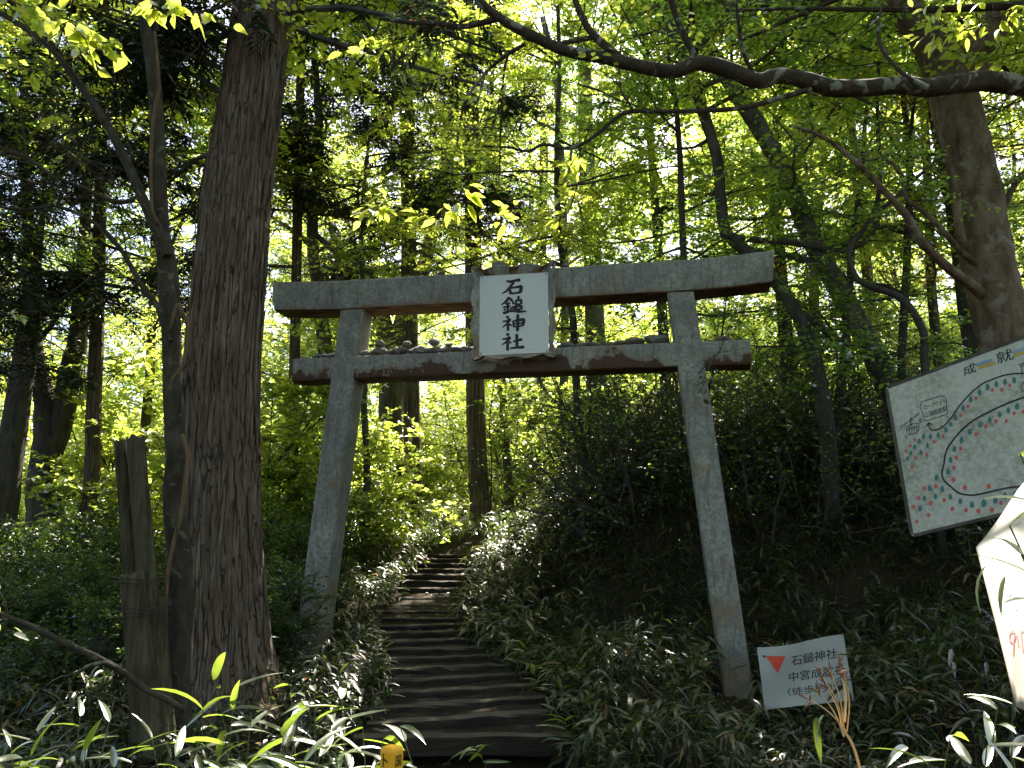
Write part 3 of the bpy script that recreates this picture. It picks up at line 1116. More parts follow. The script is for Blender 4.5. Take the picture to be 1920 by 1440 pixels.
for nm, mat, specs in (('faded_figure', M['faded_red'], [[(368,880),(350,890),(345,920),(362,935),(372,900),(368,880),(362,980)], [(378,895),(384,940)], [(396,885),(402,960)], [(392,880),(404,870)]]),
                       ('faded_writing', M['faded_blue'], [[(312,770),(318,800)], [(325,760),(330,815)], [(350,700),(345,740)], [(365,690),(360,760),(376,790)], [(335,735),(355,725)]])):
    mb = MB()
    for k, pts in enumerate(specs):
        L, R = stroke([(*KK(x, y), 2.2) for x, y in pts])
        vv = []
        for l, r in zip(L, R):
            for q in (l, r):
                p = on_plane(q[0], q[1], hp, hn)
                vv.append(p + hn * (.0022 + .006 * math.sin(np.dot(p, hu) * 46) + .01 * math.sin(np.dot(p, hu) * 9 + p[2] * 4)))
        mb.add(vv, [(2 * i, 2 * i + 1, 2 * i + 3, 2 * i + 2) for i in range(len(L) - 1)])
    mb.build(nm, mat, hsign)
mb = MB()
c2 = cen - hn * .05
mb.tube([np.array([c2[0], c2[1], float(ground_z(c2[0], c2[1])) - .2]), c2 - hn * .02], .028, 8)
mb.build('post', M['post'], hsign)

# ------------------------------------------------------------------ yellow boundary stake
yp = at(735, 1398, 2.85)
yst = thing('boundary_stake', (yp[0], yp[1], -.2), 'yellow plastic boundary stake with black characters at the foot of the steps', 'stake', rz=.48)
rings = []
zt_, hw = yp[2] + .2, .029
for (z, k) in ((0, 1), (zt_ - .02, 1), (zt_ - .008, .95), (zt_ - .002, .82), (zt_, .6)):
    rings.append([(a * k, b * k, z) for a, b in rrect(2 * hw, 2 * hw, .01)])
sm_part('shaft', *loft(rings), M['yellow'], yst, (0, 0, 0), 40)
for face, s_, zz, hh in (('x', '国', -.042, .034), ('x', '有', -.085, .034), ('x', '林', -.128, .034), ('y', 'ト', -.040, .040), ('y', 'M', -.085, .03)):
    gv, gf = glyphs(s_, .012)
    c = (gv.min(0) + gv.max(0)) / 2
    gv = (gv - c) / (gv[:, 1].max() - gv[:, 1].min()) * hh
    if face == 'x':
        vv = np.c_[np.full(len(gv), hw + .0012), gv[:, 0] * .85, gv[:, 1] + zt_ + zz]
    else:
        vv = np.c_[gv[:, 0] * .85, np.full(len(gv), -hw - .0012), gv[:, 1] + zt_ + zz]
    mb = MB()
    mb.add(vv, gf)
    mb.build('character', M['ink'], yst, local=True)
# the stake is turned so that both lettered faces show
yst.rotation_euler = (0, 0, -.62)
COL.objects.unlink(_to)
bpy.data.objects.remove(_to)

# ================================================================== vegetation helpers
def unit(a):
    return a / (np.linalg.norm(a, axis=-1, keepdims=True) + 1e-9)


PROFILES = {   # stations along the leaf: (s, half width as a share of the full width)
    'diamond': [(0, 0), (.42, .5), (1, 0)],
    'oval': [(0, 0), (.22, .40), (.55, .48), (.85, .2), (1, 0)],
    'heart': [(0, 0), (.08, .34), (.3, .52), (.62, .36), (1, 0)],
    'blade': [(0, .12), (.12, .42), (.4, .5), (.72, .36), (1, 0)],
    'blade3': [(0, 0), (.25, .5), (.62, .42), (1, 0)],
}


def leaf_geo(pos, dr, nr, ln, wd, prof='diamond', fold=.18, droop=0.0, twist=0.0):
    """vectorised leaves -> verts, tris"""
    pos, dr = np.asarray(pos, float), unit(np.asarray(dr, float))
    side = unit(np.cross(dr, nr))
    up = unit(np.cross(side, dr))
    N = len(pos)
    ln = np.broadcast_to(ln, (N,))[:, None]
    wd = np.broadcast_to(wd, (N,))[:, None]
    dp = np.broadcast_to(droop, (N,))[:, None]
    P = PROFILES[prof]
    cols, idx = [], []
    for k, (s, w) in enumerate(P):
        c = pos + dr * ln * s - np.array([0, 0, 1.]) * (dp * ln * s * s) + up * ln * .0
        if w == 0:
            idx.append((len(cols),))
            cols.append(c)
        else:
            idx.append((len(cols), len(cols) + 1, len(cols) + 2))
            cols += [c + side * wd * w + up * wd * w * fold * 2, c, c - side * wd * w + up * wd * w * fold * 2]
    tris = []
    for a, b in zip(idx[:-1], idx[1:]):
        if len(a) == 1 and len(b) == 3:
            tris += [(a[0], b[1], b[0]), (a[0], b[2], b[1])]
        elif len(a) == 3 and len(b) == 1:
            tris += [(a[0], a[1], b[0]), (a[1], a[2], b[0])]
        else:
            tris += [(a[0], a[1], b[1]), (a[0], b[1], b[0]), (a[1], a[2], b[2]), (a[1], b[2], b[1])]
    if prof == 'diamond':       # merge: 4 corners, folded on the midrib
        base, l, mid, r, tip = cols
        V = np.stack([base, l, tip, r], 1)
        T = np.array([(0, 2, 1), (0, 3, 2)])
    else:
        V = np.stack(cols, 1)
        T = np.array(tris)
    k = V.shape[1]
    return V.reshape(-1, 3), (T[None] + (np.arange(N) * k)[:, None, None]).reshape(-1, 3)


# openings in the canopy through which the sun reaches the ground (world point, radius)
GAPS = []


def sun_gap(p, r):
    GAPS.append((np.asarray(p, float), r))


for u in np.linspace(-1.7, -.45, 6):
    sun_gap(TPOS + TORI @ np.array([u, .05, 3.75]), .36)
for p, r in (((-.60, 3.25, .65), .45), ((-.95, 3.7, .75), .40), ((-1.75, 3.4, .65), .14), ((-.46, 3.2, .6), .3),
             ((1.75, 2.7, 1.0), .5), ((1.95, 3.0, 1.3), .5), ((1.08, 2.7, .75), .36), ((1.03, 2.7, 1.05), .36), ((1.35, 2.7, .6), .4), ((1.6, 2.8, .65), .42),
             ((-1.9, 13.2, 1.4), .9), ((-.9, 14.6, 1.4), .9), ((-2.4, 14.2, 1.5), 1.0), ((-.2, 14.6, 1.5), .7), ((-1.2, 16.0, 1.6), 1.1), ((.6, 12.8, 1.9), .5), ((-2.6, 16.5, 2.2), 1.1)):
    sun_gap(p, r)


sun_gap(cen, .5)
sun_gap(hp + np.array([.1, 0, 0]), .4)
for _x, _y, _Y, _r in ((110, 45, 4.9, .42), (180, 110, 4.9, .2), (350, 25, 5.2, .35), (1830, 45, 5.0, .42), (1740, 70, 5.0, .25), (1750, 15, 5.0, .2), (700, 95, 6.2, .35), (830, 400, 6.6, .35), (940, 408, 6.6, .25), (1055, 408, 6.6, .22), (1062, 325, 6.6, .25), (700, 400, 7.0, .35), (5, 1150, 4.0, .15)):
    sun_gap(at(_x, _y, _Y), _r)


def cull(p, f=1.0):
    """keep-mask: leaves that stand in the sun openings are left out"""
    k = np.ones(len(p), bool)
    for g, r in GAPS:
        v = p - g
        a = v @ TO_SUN
        d2 = (v * v).sum(1) - a * a
        k &= ~((a > 1.6) & (d2 < r * r * f * f))
    return k


def limb(rng, start, direction, length, n=7, curv=.18, up=.06):
    p = [np.asarray(start, float)]
    d = unit(np.asarray(direction, float))
    for _ in range(n - 1):
        d = unit(d + rng.standard_normal(3) * curv + np.array([0, 0, up]))
        p.append(p[-1] + d * length / (n - 1))
    return np.array(p)


def interp_path(p, t):
    x = t * (len(p) - 1)
    i = np.minimum(x.astype(int), len(p) - 2)
    f = (x - i)[:, None]
    return p[i] * (1 - f) + p[i + 1] * f, unit(p[i + 1] - p[i])


def foliage(rng, limbs, r_limb, n_sec=8, sec_len=1.4, n_twig=7, twig_len=.45, n_leaf=8, leaf=.09, wid=.5, jit=.55, flat=.35,
            wood=None, twigs=None, sec_up=.03, sec_r=.012, t0=.25, prof='diamond', droop=.1, tw_r=.004, sparse=0.0, docull=True):
    """leafy side branches on limbs. Wood goes to MB wood, fine twigs to MB twigs; returns leaf arrays"""
    secs = []
    for p in limbs:
        ts = rng.uniform(t0, 1, n_sec)
        pos, tan = interp_path(p, ts)
        for q, tg, t in zip(pos, tan, ts):
            s = rng.standard_normal(3)
            s[2] *= flat
            d = unit(tg * .55 + unit(s) * 1.0)
            s_ = limb(rng, q, d, sec_len * (1.15 - .55 * t) * rng.uniform(.6, 1.25), 5, .2, sec_up)
            if docull and not cull(s_, .75).all():
                continue
            secs.append(s_)
            if wood is not None:
                wood.tube(s_, np.linspace(sec_r, sec_r * .35, 5), 4, cap=False)
    secs = np.array(secs)
    ns = len(secs)
    t = rng.uniform(.1, 1, (ns, n_twig))
    x = t * 4
    i = np.minimum(x.astype(int), 3)
    f = (x - i)[..., None]
    ar = np.arange(ns)[:, None]
    tp = secs[ar, i] * (1 - f) + secs[ar, i + 1] * f
    td = unit(secs[ar, i + 1] - secs[ar, i])
    r = rng.standard_normal(tp.shape)
    r[..., 2] *= flat
    td = unit(td * .6 + unit(r) * .9)
    tl = twig_len * rng.uniform(.5, 1.2, t.shape)
    tp, td, tl = tp.reshape(-1, 3), td.reshape(-1, 3), tl.ravel()
    if docull:
        kk = cull(tp, .95) & cull(tp + td * tl[:, None], .95)
        tp, td, tl = tp[kk], td[kk], tl[kk]
    if twigs is not None:
        e = tp + td * tl[:, None] - np.array([0, 0, 1.]) * (droop * .3 * tl)[:, None]
        a = unit(np.cross(td, [0, 0, 1.])) * tw_r
        b = unit(np.cross(td, a)) * tw_r
        V = np.stack([tp + a, tp - a * .5 + b * .87, tp - a * .5 - b * .87, e], 1)
        o = np.arange(len(tp))[:, None] * 4
        T = np.concatenate([o + [0, 1, 3], o + [1, 2, 3], o + [2, 0, 3]])
        twigs.append((V.reshape(-1, 3), T))
    k = (np.arange(n_leaf) + .6) / n_leaf
    lp = tp[:, None] + td[:, None] * (tl[:, None] * k[None])[..., None] - np.array([0, 0, 1.]) * (droop * .3 * tl[:, None] * k[None] ** 2)[..., None]
    sd = unit(np.cross(td, [0, 0, 1.]))
    sgn = np.where(np.arange(n_leaf) % 2 == 0, 1., -1.)
    ld = td[:, None] * .55 + sd[:, None] * sgn[None, :, None] * .85 + rng.standard_normal(lp.shape) * .22
    lp, ld = lp.reshape(-1, 3), ld.reshape(-1, 3)
    ln = np.array([0, 0, 1.]) + rng.standard_normal(lp.shape) * jit
    sz = leaf * rng.uniform(.6, 1.2, len(lp))
    keep = np.ones(len(lp), bool)
    if docull:
        keep &= cull(lp)
    if sparse:
        keep &= rng.random(len(lp)) > sparse
    lp, ld, ln, sz = lp[keep], ld[keep], ln[keep], sz[keep]
    return leaf_geo(lp, ld, ln, sz, sz * wid, prof, .18, droop)


def join(parts):
    v, f, o = [], [], 0
    for a, b in parts:
        v.append(a)
        f.append(b + o)
        o += len(a)
    return np.concatenate(v), np.concatenate(f)


def raw_part(name, v, f, mat, par, kind=None):
    Mx = np.array(par['_wm']).reshape(4, 4)
    v = v - Mx[:3, 3]
    me = mesh_from(name, v, np.asarray(f))
    o = link(name, me, mat, par)
    if kind:
        o['kind'] = kind
    return o


def trunk_mesh(mb, pts, rad, sides=14, rng=None, wob=.03, sub=4):
    """smooth trunk through the given points"""
    pts, rad = np.asarray(pts, float), np.asarray(rad, float)
    m = len(pts)
    t = np.arange(m)
    tt = np.linspace(0, m - 1, (m - 1) * sub + 1)
    out = []
    for a in range(3):
        y = pts[:, a]
        dd = np.gradient(y)
        i = np.minimum(tt.astype(int), m - 2)
        f = tt - i
        h = (2 * f ** 3 - 3 * f ** 2 + 1) * y[i] + (f ** 3 - 2 * f ** 2 + f) * dd[i] + (-2 * f ** 3 + 3 * f ** 2) * y[i + 1] + (f ** 3 - f ** 2) * dd[i + 1]
        out.append(h)
    P = np.array(out).T
    R = np.interp(tt, t, rad)
    mb.tube(P, R, sides, True, wob, rng)
    return P


def px_path(spec, Y):
    """[(px, py, width px[, Y])] -> points, radii"""
    p, r = [], []
    for q in spec:
        y = q[3] if len(q) > 3 else Y
        p.append(at(q[0], q[1], y))
        r.append(q[2] / 2 * y / F)
    return np.array(p), np.array(r)


def ground_pt(p):
    return np.array([p[0], p[1], float(ground_z(p[0], p[1]))])


# ------------------------------------------------------------------ the large cedar
rng = np.random.default_rng(11)
cp, cr = px_path([(431, 1345, 190), (430, 1300, 164), (424, 1200, 146), (415, 1000, 142), (416, 700, 142), (441, 400, 135), (482, 100, 118), (498, 0, 117), (515, -140, 112), (540, -420, 100)], 7.8)
cedar = thing('cedar_tree', ground_pt(cp[0]), 'huge cedar trunk with shaggy grey-brown bark standing before the gate', 'tree')
NA, NB = 140, 360
tt = np.linspace(0, 1, NB)
arc = np.r_[0, np.cumsum(np.linalg.norm(np.diff(cp, axis=0), axis=1))]
arc /= arc[-1]
C = np.array([np.interp(tt, arc, cp[:, k]) for k in range(3)]).T
for _ in range(30):
    C[1:-1] = (C[:-2] + 2 * C[1:-1] + C[2:]) / 4
Rr = np.interp(tt, arc, cr)
th = np.linspace(0, 1, NA, endpoint=False)
U, Vv = np.meshgrid(th, tt)
warp = (vnoise(U, Vv, 9, 26, 1) - .5) * .022
rid = .45 * vnoise(U + warp, Vv, 40, 10, 2) + .35 * vnoise(U + warp * 1.2, Vv, 70, 22, 3) + .2 * vnoise(U, Vv, 70, 110, 4)
plate = np.abs(vnoise(U + warp, Vv, 36, 16, 6) - .5) * 2
big = vnoise(U, Vv, 5, 8, 7) - .5
flare = np.exp(-Vv / .035) * (.16 + .22 * vnoise(U, Vv * 0, 7, 1, 9))
rad = Rr[:, None] * (1 + .06 * big + flare) + (rid - .5) * .055 + np.minimum(plate, .28) * .075 - .02
for (ku, kv) in ((.72, .47), (.70, .60), (.78, .70), (.66, .345), (.74, .22)):       # knots facing the camera
    du = (U - ku + .5) % 1 - .5
    d2 = (du * 2.4) ** 2 * 1.0 + ((Vv - kv) * 8.6 * .55) ** 2
    rad += .035 * np.exp(-d2 / .012) - .05 * np.exp(-d2 / .003)
ang = U * 2 * math.pi
V3 = np.stack([C[:, None, 0] + rad * np.cos(ang), C[:, None, 1] + rad * np.sin(ang), np.broadcast_to(C[:, None, 2], rad.shape)], -1).reshape(-1, 3)
a = (np.arange(NB - 1)[:, None] * NA + np.arange(NA)[None]).ravel()
b = (np.arange(NB - 1)[:, None] * NA + (np.arange(NA)[None] + 1) % NA).ravel()
o = raw_part('trunk', V3, np.c_[a, b, b + NA, a + NA], M['cedar'], cedar)
shade_smooth(o.data)
# peeling strips of bark
sv, sf, so = [], [], 0
for k in range(420):
    u = rng.uniform(.5, 1.0)
    v0 = rng.uniform(.0, .8) ** 1.2
    L = rng.uniform(.012, .06)
    w = rng.uniform(.003, .0105)
    n = 8
    sgn = rng.choice([-1, 1])
    for j in range(n):
        t = j / (n - 1)
        vv = min(v0 + L * t, .99)
        uu = u + .0025 * math.sin(t * 3 + k) + .004 * t * math.sin(k * 1.7)
        iv = int(vv * (NB - 1))
        lift = .016 + .05 * max(0, (t - .55)) ** 1.5 * rng.uniform(.5, 1.5) if sgn > 0 else .012 + .045 * max(0, .45 - t) ** 1.5
        ww = w * (1 - abs(2 * t - 1) ** 3 * .8)
        for e in (-1, 1):
            ua = (uu + e * ww)
            rr_ = rad[iv, int(ua % 1 * NA)] + lift
            sv.append((C[iv, 0] + rr_ * math.cos(ua * 2 * math.pi), C[iv, 1] + rr_ * math.sin(ua * 2 * math.pi), C[iv, 2] + (vv * (NB - 1) - iv) * (C[min(iv + 1, NB - 1), 2] - C[iv, 2])))
    for j in range(n - 1):
        sf.append((so + 2 * j, so + 2 * j + 1, so + 2 * j + 3, so + 2 * j + 2))
    so += 2 * n
o = raw_part('bark_strips', np.array(sv), np.array(sf), M['strip'], cedar, 'stuff')


def cedar_foliage(rng, limbs, n_sec=9, sec_len=.9, n_twig=9, twig_len=.34, n_leaf=18, leaf=.075, wood=None, twigs=None, hang=.5, docull=True):
    return foliage(rng, limbs, .03, n_sec, sec_len, n_twig, twig_len, n_leaf, leaf * 1.3, .26, .8, .5, wood, twigs, -.10 * hang, .010, .25, 'diamond', .5 * hang, .0035, 0, docull)


# boughs of the large cedar, above and to the left
wd, tw = MB(), []
limbs = []
for k in range(18):
    z = rng.uniform(6.5, 10.5)
    i = int(np.argmin(abs(C[:, 2] - min(z, C[-1, 2] - .05))))
    az = rng.uniform(0, 2 * math.pi)
    l_ = limb(rng, C[i] + [0, 0, max(0, z - C[i, 2])], (math.cos(az), math.sin(az), -.05), rng.uniform(2.0, 3.4), 7, .12, -.02)
    limbs.append(l_)
    wd.tube(l_, np.linspace(.045, .012, 7), 6, cap=False)
for (sx, sy, ex, ey, Y2) in ((415, 128, 150, 60, 7.2), (418, 175, 240, 95, 8.2), (400, 290, 300, 345, 8.4), (425, 60, 330, 20, 7.4)):
    a_, b_ = at(sx, sy, 7.7), at(ex, ey, Y2)
    l_ = np.array([a_ + (b_ - a_) * t + np.array([0, 0, .06 * math.sin(t * 5)]) for t in np.linspace(0, 1, 7)])
    limbs.append(l_)
    wd.tube(l_, np.linspace(.03, .01, 7), 6, cap=False)
g = cedar_foliage(rng, limbs, 9, 1.0, 9, .36, 18, .085, wd, tw)
wd.build('branches', M['bark_far'], cedar, fixn=False)
raw_part('twigs', *join(tw), M['bark_far'], cedar, 'stuff')
raw_part('crown', *g, M['cedar_leaf'], cedar, 'stuff')

# ------------------------------------------------------------------ slim forked tree beside it
rng = np.random.default_rng(12)
sp = [(338, 1450, 62), (336, 1400, 50), (334, 1290, 46), (338, 1150, 46), (336, 1040, 44), (326, 930, 40), (330, 860, 38), (324, 740, 36), (322, 640, 36), (316, 540, 40), (312, 485, 36), (302, 430, 32), (298, 330, 30), (293, 200, 27), (280, 90, 24), (262, 0, 22), (235, -120, 20), (190, -330, 16)]
p, r = px_path(sp, 6.4)
slim = thing('slim_forked_tree', ground_pt(p[0]), 'slim forked tree with smooth dark bark, in front of the huge cedar', 'tree')
mb = MB()
tp_ = trunk_mesh(mb, p, r, 14, rng, .025)
mb.build('trunk', M['bark_thin'], slim, True)
wd, tw = MB(), []
limbs = []
for spec, Y in (([(314, 480, 20), (300, 440, 25), (284, 410, 22), (262, 360, 20), (235, 300, 19), (196, 225, 17), (150, 160, 15), (95, 90, 13), (30, 42, 12), (-60, -10, 10)], 6.3),
                ([(320, 640, 10), (305, 606, 13), (296, 575, 12), (262, 530, 10), (228, 470, 9), (180, 420, 8), (110, 388, 7), (40, 392, 6), (-60, 380, 5)], 6.2),
                ([(252, 375, 11), (215, 378, 9), (150, 350, 8), (100, 330, 7), (40, 290, 6), (-30, 270, 5)], 6.1),
                ([(293, 60, 12), (290, 20, 10), (288, -60, 9)], 6.5)):
    q, rr_ = px_path(spec, Y)
    trunk_mesh(wd, q, rr_, 8, rng, .03)
    limbs.append(q)
for k in range(9):
    s_ = tp_[int(len(tp_) * rng.uniform(.86, .99))]
    l_ = limb(rng, s_, (rng.normal(), rng.normal(), .5), rng.uniform(1.4, 2.6), 6)
    limbs.append(l_)
    wd.tube(l_, np.linspace(.02, .006, 6), 5, cap=False)
# bare dead twigs on the low limbs
g0 = foliage(rng, limbs[:4], .02, 12, 1.1, 6, .5, 1, .04, .5, .6, .8, wd, tw, -.02, .007, .15, 'diamond', .1, .0025, .6)
gq = foliage(rng, limbs[4:], .02, 6, .9, 6, .35, 7, .085, .75, .45, .35, wd, tw, .0, .007, .3, 'heart', .15, .002)
wd.build('branches', M['bark_thin'], slim, fixn=False)
raw_part('twigs', *join(tw), M['bark_thin'], slim, 'stuff')
raw_part('crown', *gq, M['leaf'], slim, 'stuff')


def near_spray(rng, name, label, spec, Y, leaves, leaf_px, mat, prof='heart', wid=.8, group=None, twr=3.0, cat='branch', jit=.5, spread=30):
    """a leafy branch: stem pixels + leaf pixels scattered along it, each leaf on a short stalk"""
    q, r = px_path([(x, y, twr * (1 - .7 * i / len(spec))) for i, (x, y) in enumerate(spec)], Y)
    t = thing(name, q[0], label, cat, group)
    mb = MB()
    trunk_mesh(mb, q, r, 5, rng, 0, 3)
    sz = leaf_px * Y / F
    pos, dr, nr = [], [], []
    for k in range(leaves):
        b, tg = interp_path(q, rng.uniform(.1, 1, 1))
        b, tg = b[0], tg[0]
        off = unit(np.array([rng.normal(), rng.normal(), rng.normal() * .35])) * rng.uniform(.2, 1) * spread * Y / F
        e = b + off
        mb.tube([b, (b + e) / 2 + [0, 0, .01], e], .0018, 3, cap=False)
        for j in range(rng.integers(1, 4)):
            d = unit(off + rng.standard_normal(3) * np.array([1, 1, .3]) * .04 + tg * .03)
            pos.append(e + rng.standard_normal(3) * .012)
            dr.append(d + np.array([0, 0, -.15]) + rng.standard_normal(3) * .35)
            nr.append(np.array([0, 0, 1.]) + rng.standard_normal(3) * jit)
    ln = sz * rng.uniform(.7, 1.15, len(pos))
    mb.build('stem', M['bark_thin'], t, fixn=False)
    v, f = leaf_geo(np.array(pos), np.array(dr), np.array(nr), ln, ln * wid, prof, .15, .2)
    o = raw_part('leaves', v, f, mat, t, 'stuff')
    return t


# ------------------------------------------------------------------ vines
def vine(name, label, spec, Y):
    q, r = px_path(spec, Y)
    o = thing(name, q[0], label, 'vine')
    mb = MB()
    trunk_mesh(mb, q, r, 7, rng, .05, 5)
    mb.build('stem', M['vine'], o, True)


vine('climbing_vine', 'thin brown vine hanging down the lower trunk of the slim tree', [(342, 815, 8, 6.25), (352, 850, 10, 6.2), (349, 890, 10, 6.18), (340, 960, 8, 6.15), (325, 1020, 8, 6.15), (314, 1080, 8, 6.15), (308, 1200, 8, 6.12), (305, 1300, 7, 6.1), (308, 1400, 7, 6.1)], 6.2)
vine('looping_vine', 'short looping vine halfway up the slim tree near the fork', [(318, 735, 5, 6.2), (324, 710, 6, 6.17), (345, 680, 8, 6.18), (353, 612, 9, 6.2), (343, 590, 9, 6.2), (333, 570, 8, 6.2), (318, 620, 6, 6.15), (326, 590, 5, 6.15)], 6.2)
vine('upper_vine', 'thin stem running up the slim tree above its fork', [(296, 420, 6, 6.25), (284, 380, 7, 6.22), (284, 260, 7, 6.25), (292, 200, 8, 6.25), (298, 150, 7, 6.25), (290, 60, 6, 6.3)], 6.2)

# ------------------------------------------------------------------ the bundle of old posts
rng = np.random.default_rng(14)
pb = at(282, 1400, 5.9)
posts = thing('post_bundle', ground_pt(pb), 'bundle of old grey timber posts bound with wire, left of the slim tree', 'posts')


def round_post(a, b, ra, rb, seed, flatside=None):
    r_ = np.random.default_rng(seed)
    na, nb = 20, 24
    v = []
    a, b = np.asarray(a, float), np.asarray(b, float)
    ax = unit(b - a)
    s1 = unit(np.cross(ax, [0, 1., 0]))
    s2 = np.cross(ax, s1)
    crack = r_.uniform(0, 6.28, 3)
    for j in range(nb):
        t = j / (nb - 1)
        for i in range(na):
            th_ = i * 2 * math.pi / na
            rr_ = (ra * (1 - t) + rb * t) * (1 + r_.normal(0, .012))
            for c_ in crack:
                rr_ -= .014 * max(0, 1 - abs(((th_ - c_ - .2 * math.sin(t * 3) + math.pi) % (2 * math.pi)) - math.pi) / .2)
            v.append(a + (b - a) * t + (s1 * math.cos(th_) + s2 * math.sin(th_)) * rr_ + (ax * r_.normal(0, .012) if j == nb - 1 else 0))
    f = [(j * na + i, j * na + (i + 1) % na, (j + 1) * na + (i + 1) % na, (j + 1) * na + i) for j in range(nb - 1) for i in range(na)]
    f += [tuple(range(na))[::-1], tuple((nb - 1) * na + i for i in range(na))]
    return np.array(v), f


for spec in (((302, 1430, 6.05), (254, 822, 6.05), 21, 16), ((278, 1430, 6.08), (225, 828, 6.12), 17, 11.5), ((280, 1425, 5.9), (247, 1076, 5.88), 27, 21), ((318, 1430, 6.1), (296, 1120, 6.08), 15, 11)):
    (ax_, ay_, aY), (bx_, by_, bY), ra, rb = spec
    part('post', *round_post(at(ax_, ay_, aY), at(bx_, by_, bY), ra * aY / F, rb * bY / F, int(ax_)), M['post'], posts, True)
for y0, w0 in ((1083, 0), (1088, .01), (1090, .0), (1136, 0), (1142, .01), (1149, .02)):
    c_ = at(262 if y0 < 1100 else 266, y0, 6.0)
    pts = []
    for k in range(25):
        t = k / 24 * 2 * math.pi
        pts.append(c_ + np.array([.165 * math.cos(t) + .005, .235 * math.sin(t) + .03, .012 * math.sin(t * 2 + w0 * 90) + .01 * math.cos(t)]))
    mb = MB()
    mb.tube(pts, .003, 5, cap=False)
    mb.build('wire', M['wire'], posts, True)
mb = MB()
c_ = at(222, 1085, 5.9)
mb.tube([c_, c_ + [-.05, -.01, .01], c_ + [-.09, -.02, -.02]], .004, 5)
mb.build('wire_end', M['wire'], posts)

# fallen branch and stump, lower left
t = thing('fallen_branch', at(345, 1330, 5.2), 'bare fallen branch slanting down to the slim tree', 'branch')
mb = MB()
q, r = px_path([(-60, 1128, 9, 4.9), (0, 1152, 10, 4.95), (60, 1175, 10, 5), (120, 1205, 11, 5), (165, 1225, 12, 5.05), (200, 1243, 13, 5.1), (232, 1262, 12, 5.15), (270, 1290, 12, 5.2), (310, 1310, 12, 5.25), (345, 1332, 11, 5.3)], 5)
trunk_mesh(mb, q, r, 8, rng, .05)
mb.build('stem', M['bark_thin'], t, True)
mb = MB()
q, r = px_path([(215, 1252, 9, 5.1), (195, 1243, 8, 5.05), (165, 1250, 7, 5), (145, 1263, 6, 5), (135, 1275, 4, 5)], 5)
trunk_mesh(mb, q, r, 7, rng, .04)
mb.build('side_twig', M['bark_thin'], t, True)
sp_ = at(192, 1290, 8.2)
t = thing('tree_stump', (sp_[0], sp_[1], float(ground_z(sp_[0], sp_[1])) - .05), 'dark rotten stump in the shade left of the posts', 'stump')
part('stump_body', *round_post(ground_pt(sp_) - [0, 0, .1], at(192, 1200, 8.2), .19, .13, 77), M['bark_far'], t, True)

# ------------------------------------------------------------------ big mottled tree on the right, with its low limb
rng = np.random.default_rng(15)
p, r = px_path([(1950, 900, 150), (1915, 760, 128), (1893, 650, 108), (1868, 560, 98), (1850, 480, 94), (1836, 390, 92), (1818, 300, 88), (1800, 215, 86), (1778, 140, 84), (1745, 75, 74), (1700, 20, 62), (1650, -60, 54), (1590, -190, 44), (1540, -380, 34)], 8.6)
big = thing('mottled_tree', ground_pt(p[0]), 'thick tree with peeling mottled bark behind the map board', 'tree')
mb = MB()
tp_ = trunk_mesh(mb, p, r, 20, rng, .035, 5)
o = mb.build('trunk', M['bark_mottled'], big, True)
wd, tw, limbs = MB(), [], []
for spec in ([(1795, 170, 76, 8.7), (1820, 125, 70, 8.8), (1850, 70, 66, 8.9), (1895, 0, 60, 9.0), (1950, -110, 50, 9.1), (2000, -280, 38, 9.3)],
             [(1850, 560, 24, 8.5), (1822, 535, 21, 8.4), (1775, 500, 19, 8.2), (1730, 455, 17, 8.0), (1700, 405, 15, 7.9), (1655, 355, 13, 7.8), (1600, 300, 11, 7.7), (1540, 255, 8, 7.6), (1480, 235, 6, 7.6)],
             [(1838, 500, 15, 8.5), (1800, 470, 12, 8.4), (1775, 440, 11, 8.3), (1735, 400, 9, 8.3), (1698, 370, 8, 8.2), (1690, 325, 8, 8.2), (1660, 300, 6, 8.2), (1620, 300, 5, 8.1)],
             [(1815, 480, 20, 8.5), (1800, 440, 18, 8.4), (1795, 390, 16, 8.4), (1790, 340, 12, 8.4), (1760, 250, 9, 8.4), (1740, 180, 7, 8.4)],
             [(1870, 420, 16, 8.6), (1890, 370, 13, 8.5), (1915, 330, 11, 8.5), (1960, 280, 8, 8.5)]):
    q, rr_ = px_path(spec, 8.6)
    trunk_mesh(wd, q, rr_, 10, rng, .03)
    limbs.append(q)
for k in range(16):
    s_ = tp_[int(len(tp_) * rng.uniform(.72, .99))]
    l_ = limb(rng, s_, (rng.normal(), rng.normal() - .2, .45), rng.uniform(2, 3.6), 7, .2, .03)
    limbs.append(l_)
    wd.tube(l_, np.linspace(.035, .008, 7), 6, cap=False)
g = [foliage(rng, limbs[5:] + limbs[:1], .03, 10, 1.5, 8, .45, 9, .085, .55, .5, .35, wd, tw, sparse=.35),
     foliage(rng, limbs[1:5], .02, 9, .8, 6, .35, 6, .06, .55, .55, .4, wd, tw, .0, .007, .35)]
wd.build('branches', M['bark_mottled'], big, fixn=False)
raw_part('twigs', *join(tw), M['bark_far'], big, 'stuff')
raw_part('crown', *join(g), M['leaf_mid'], big, 'stuff')

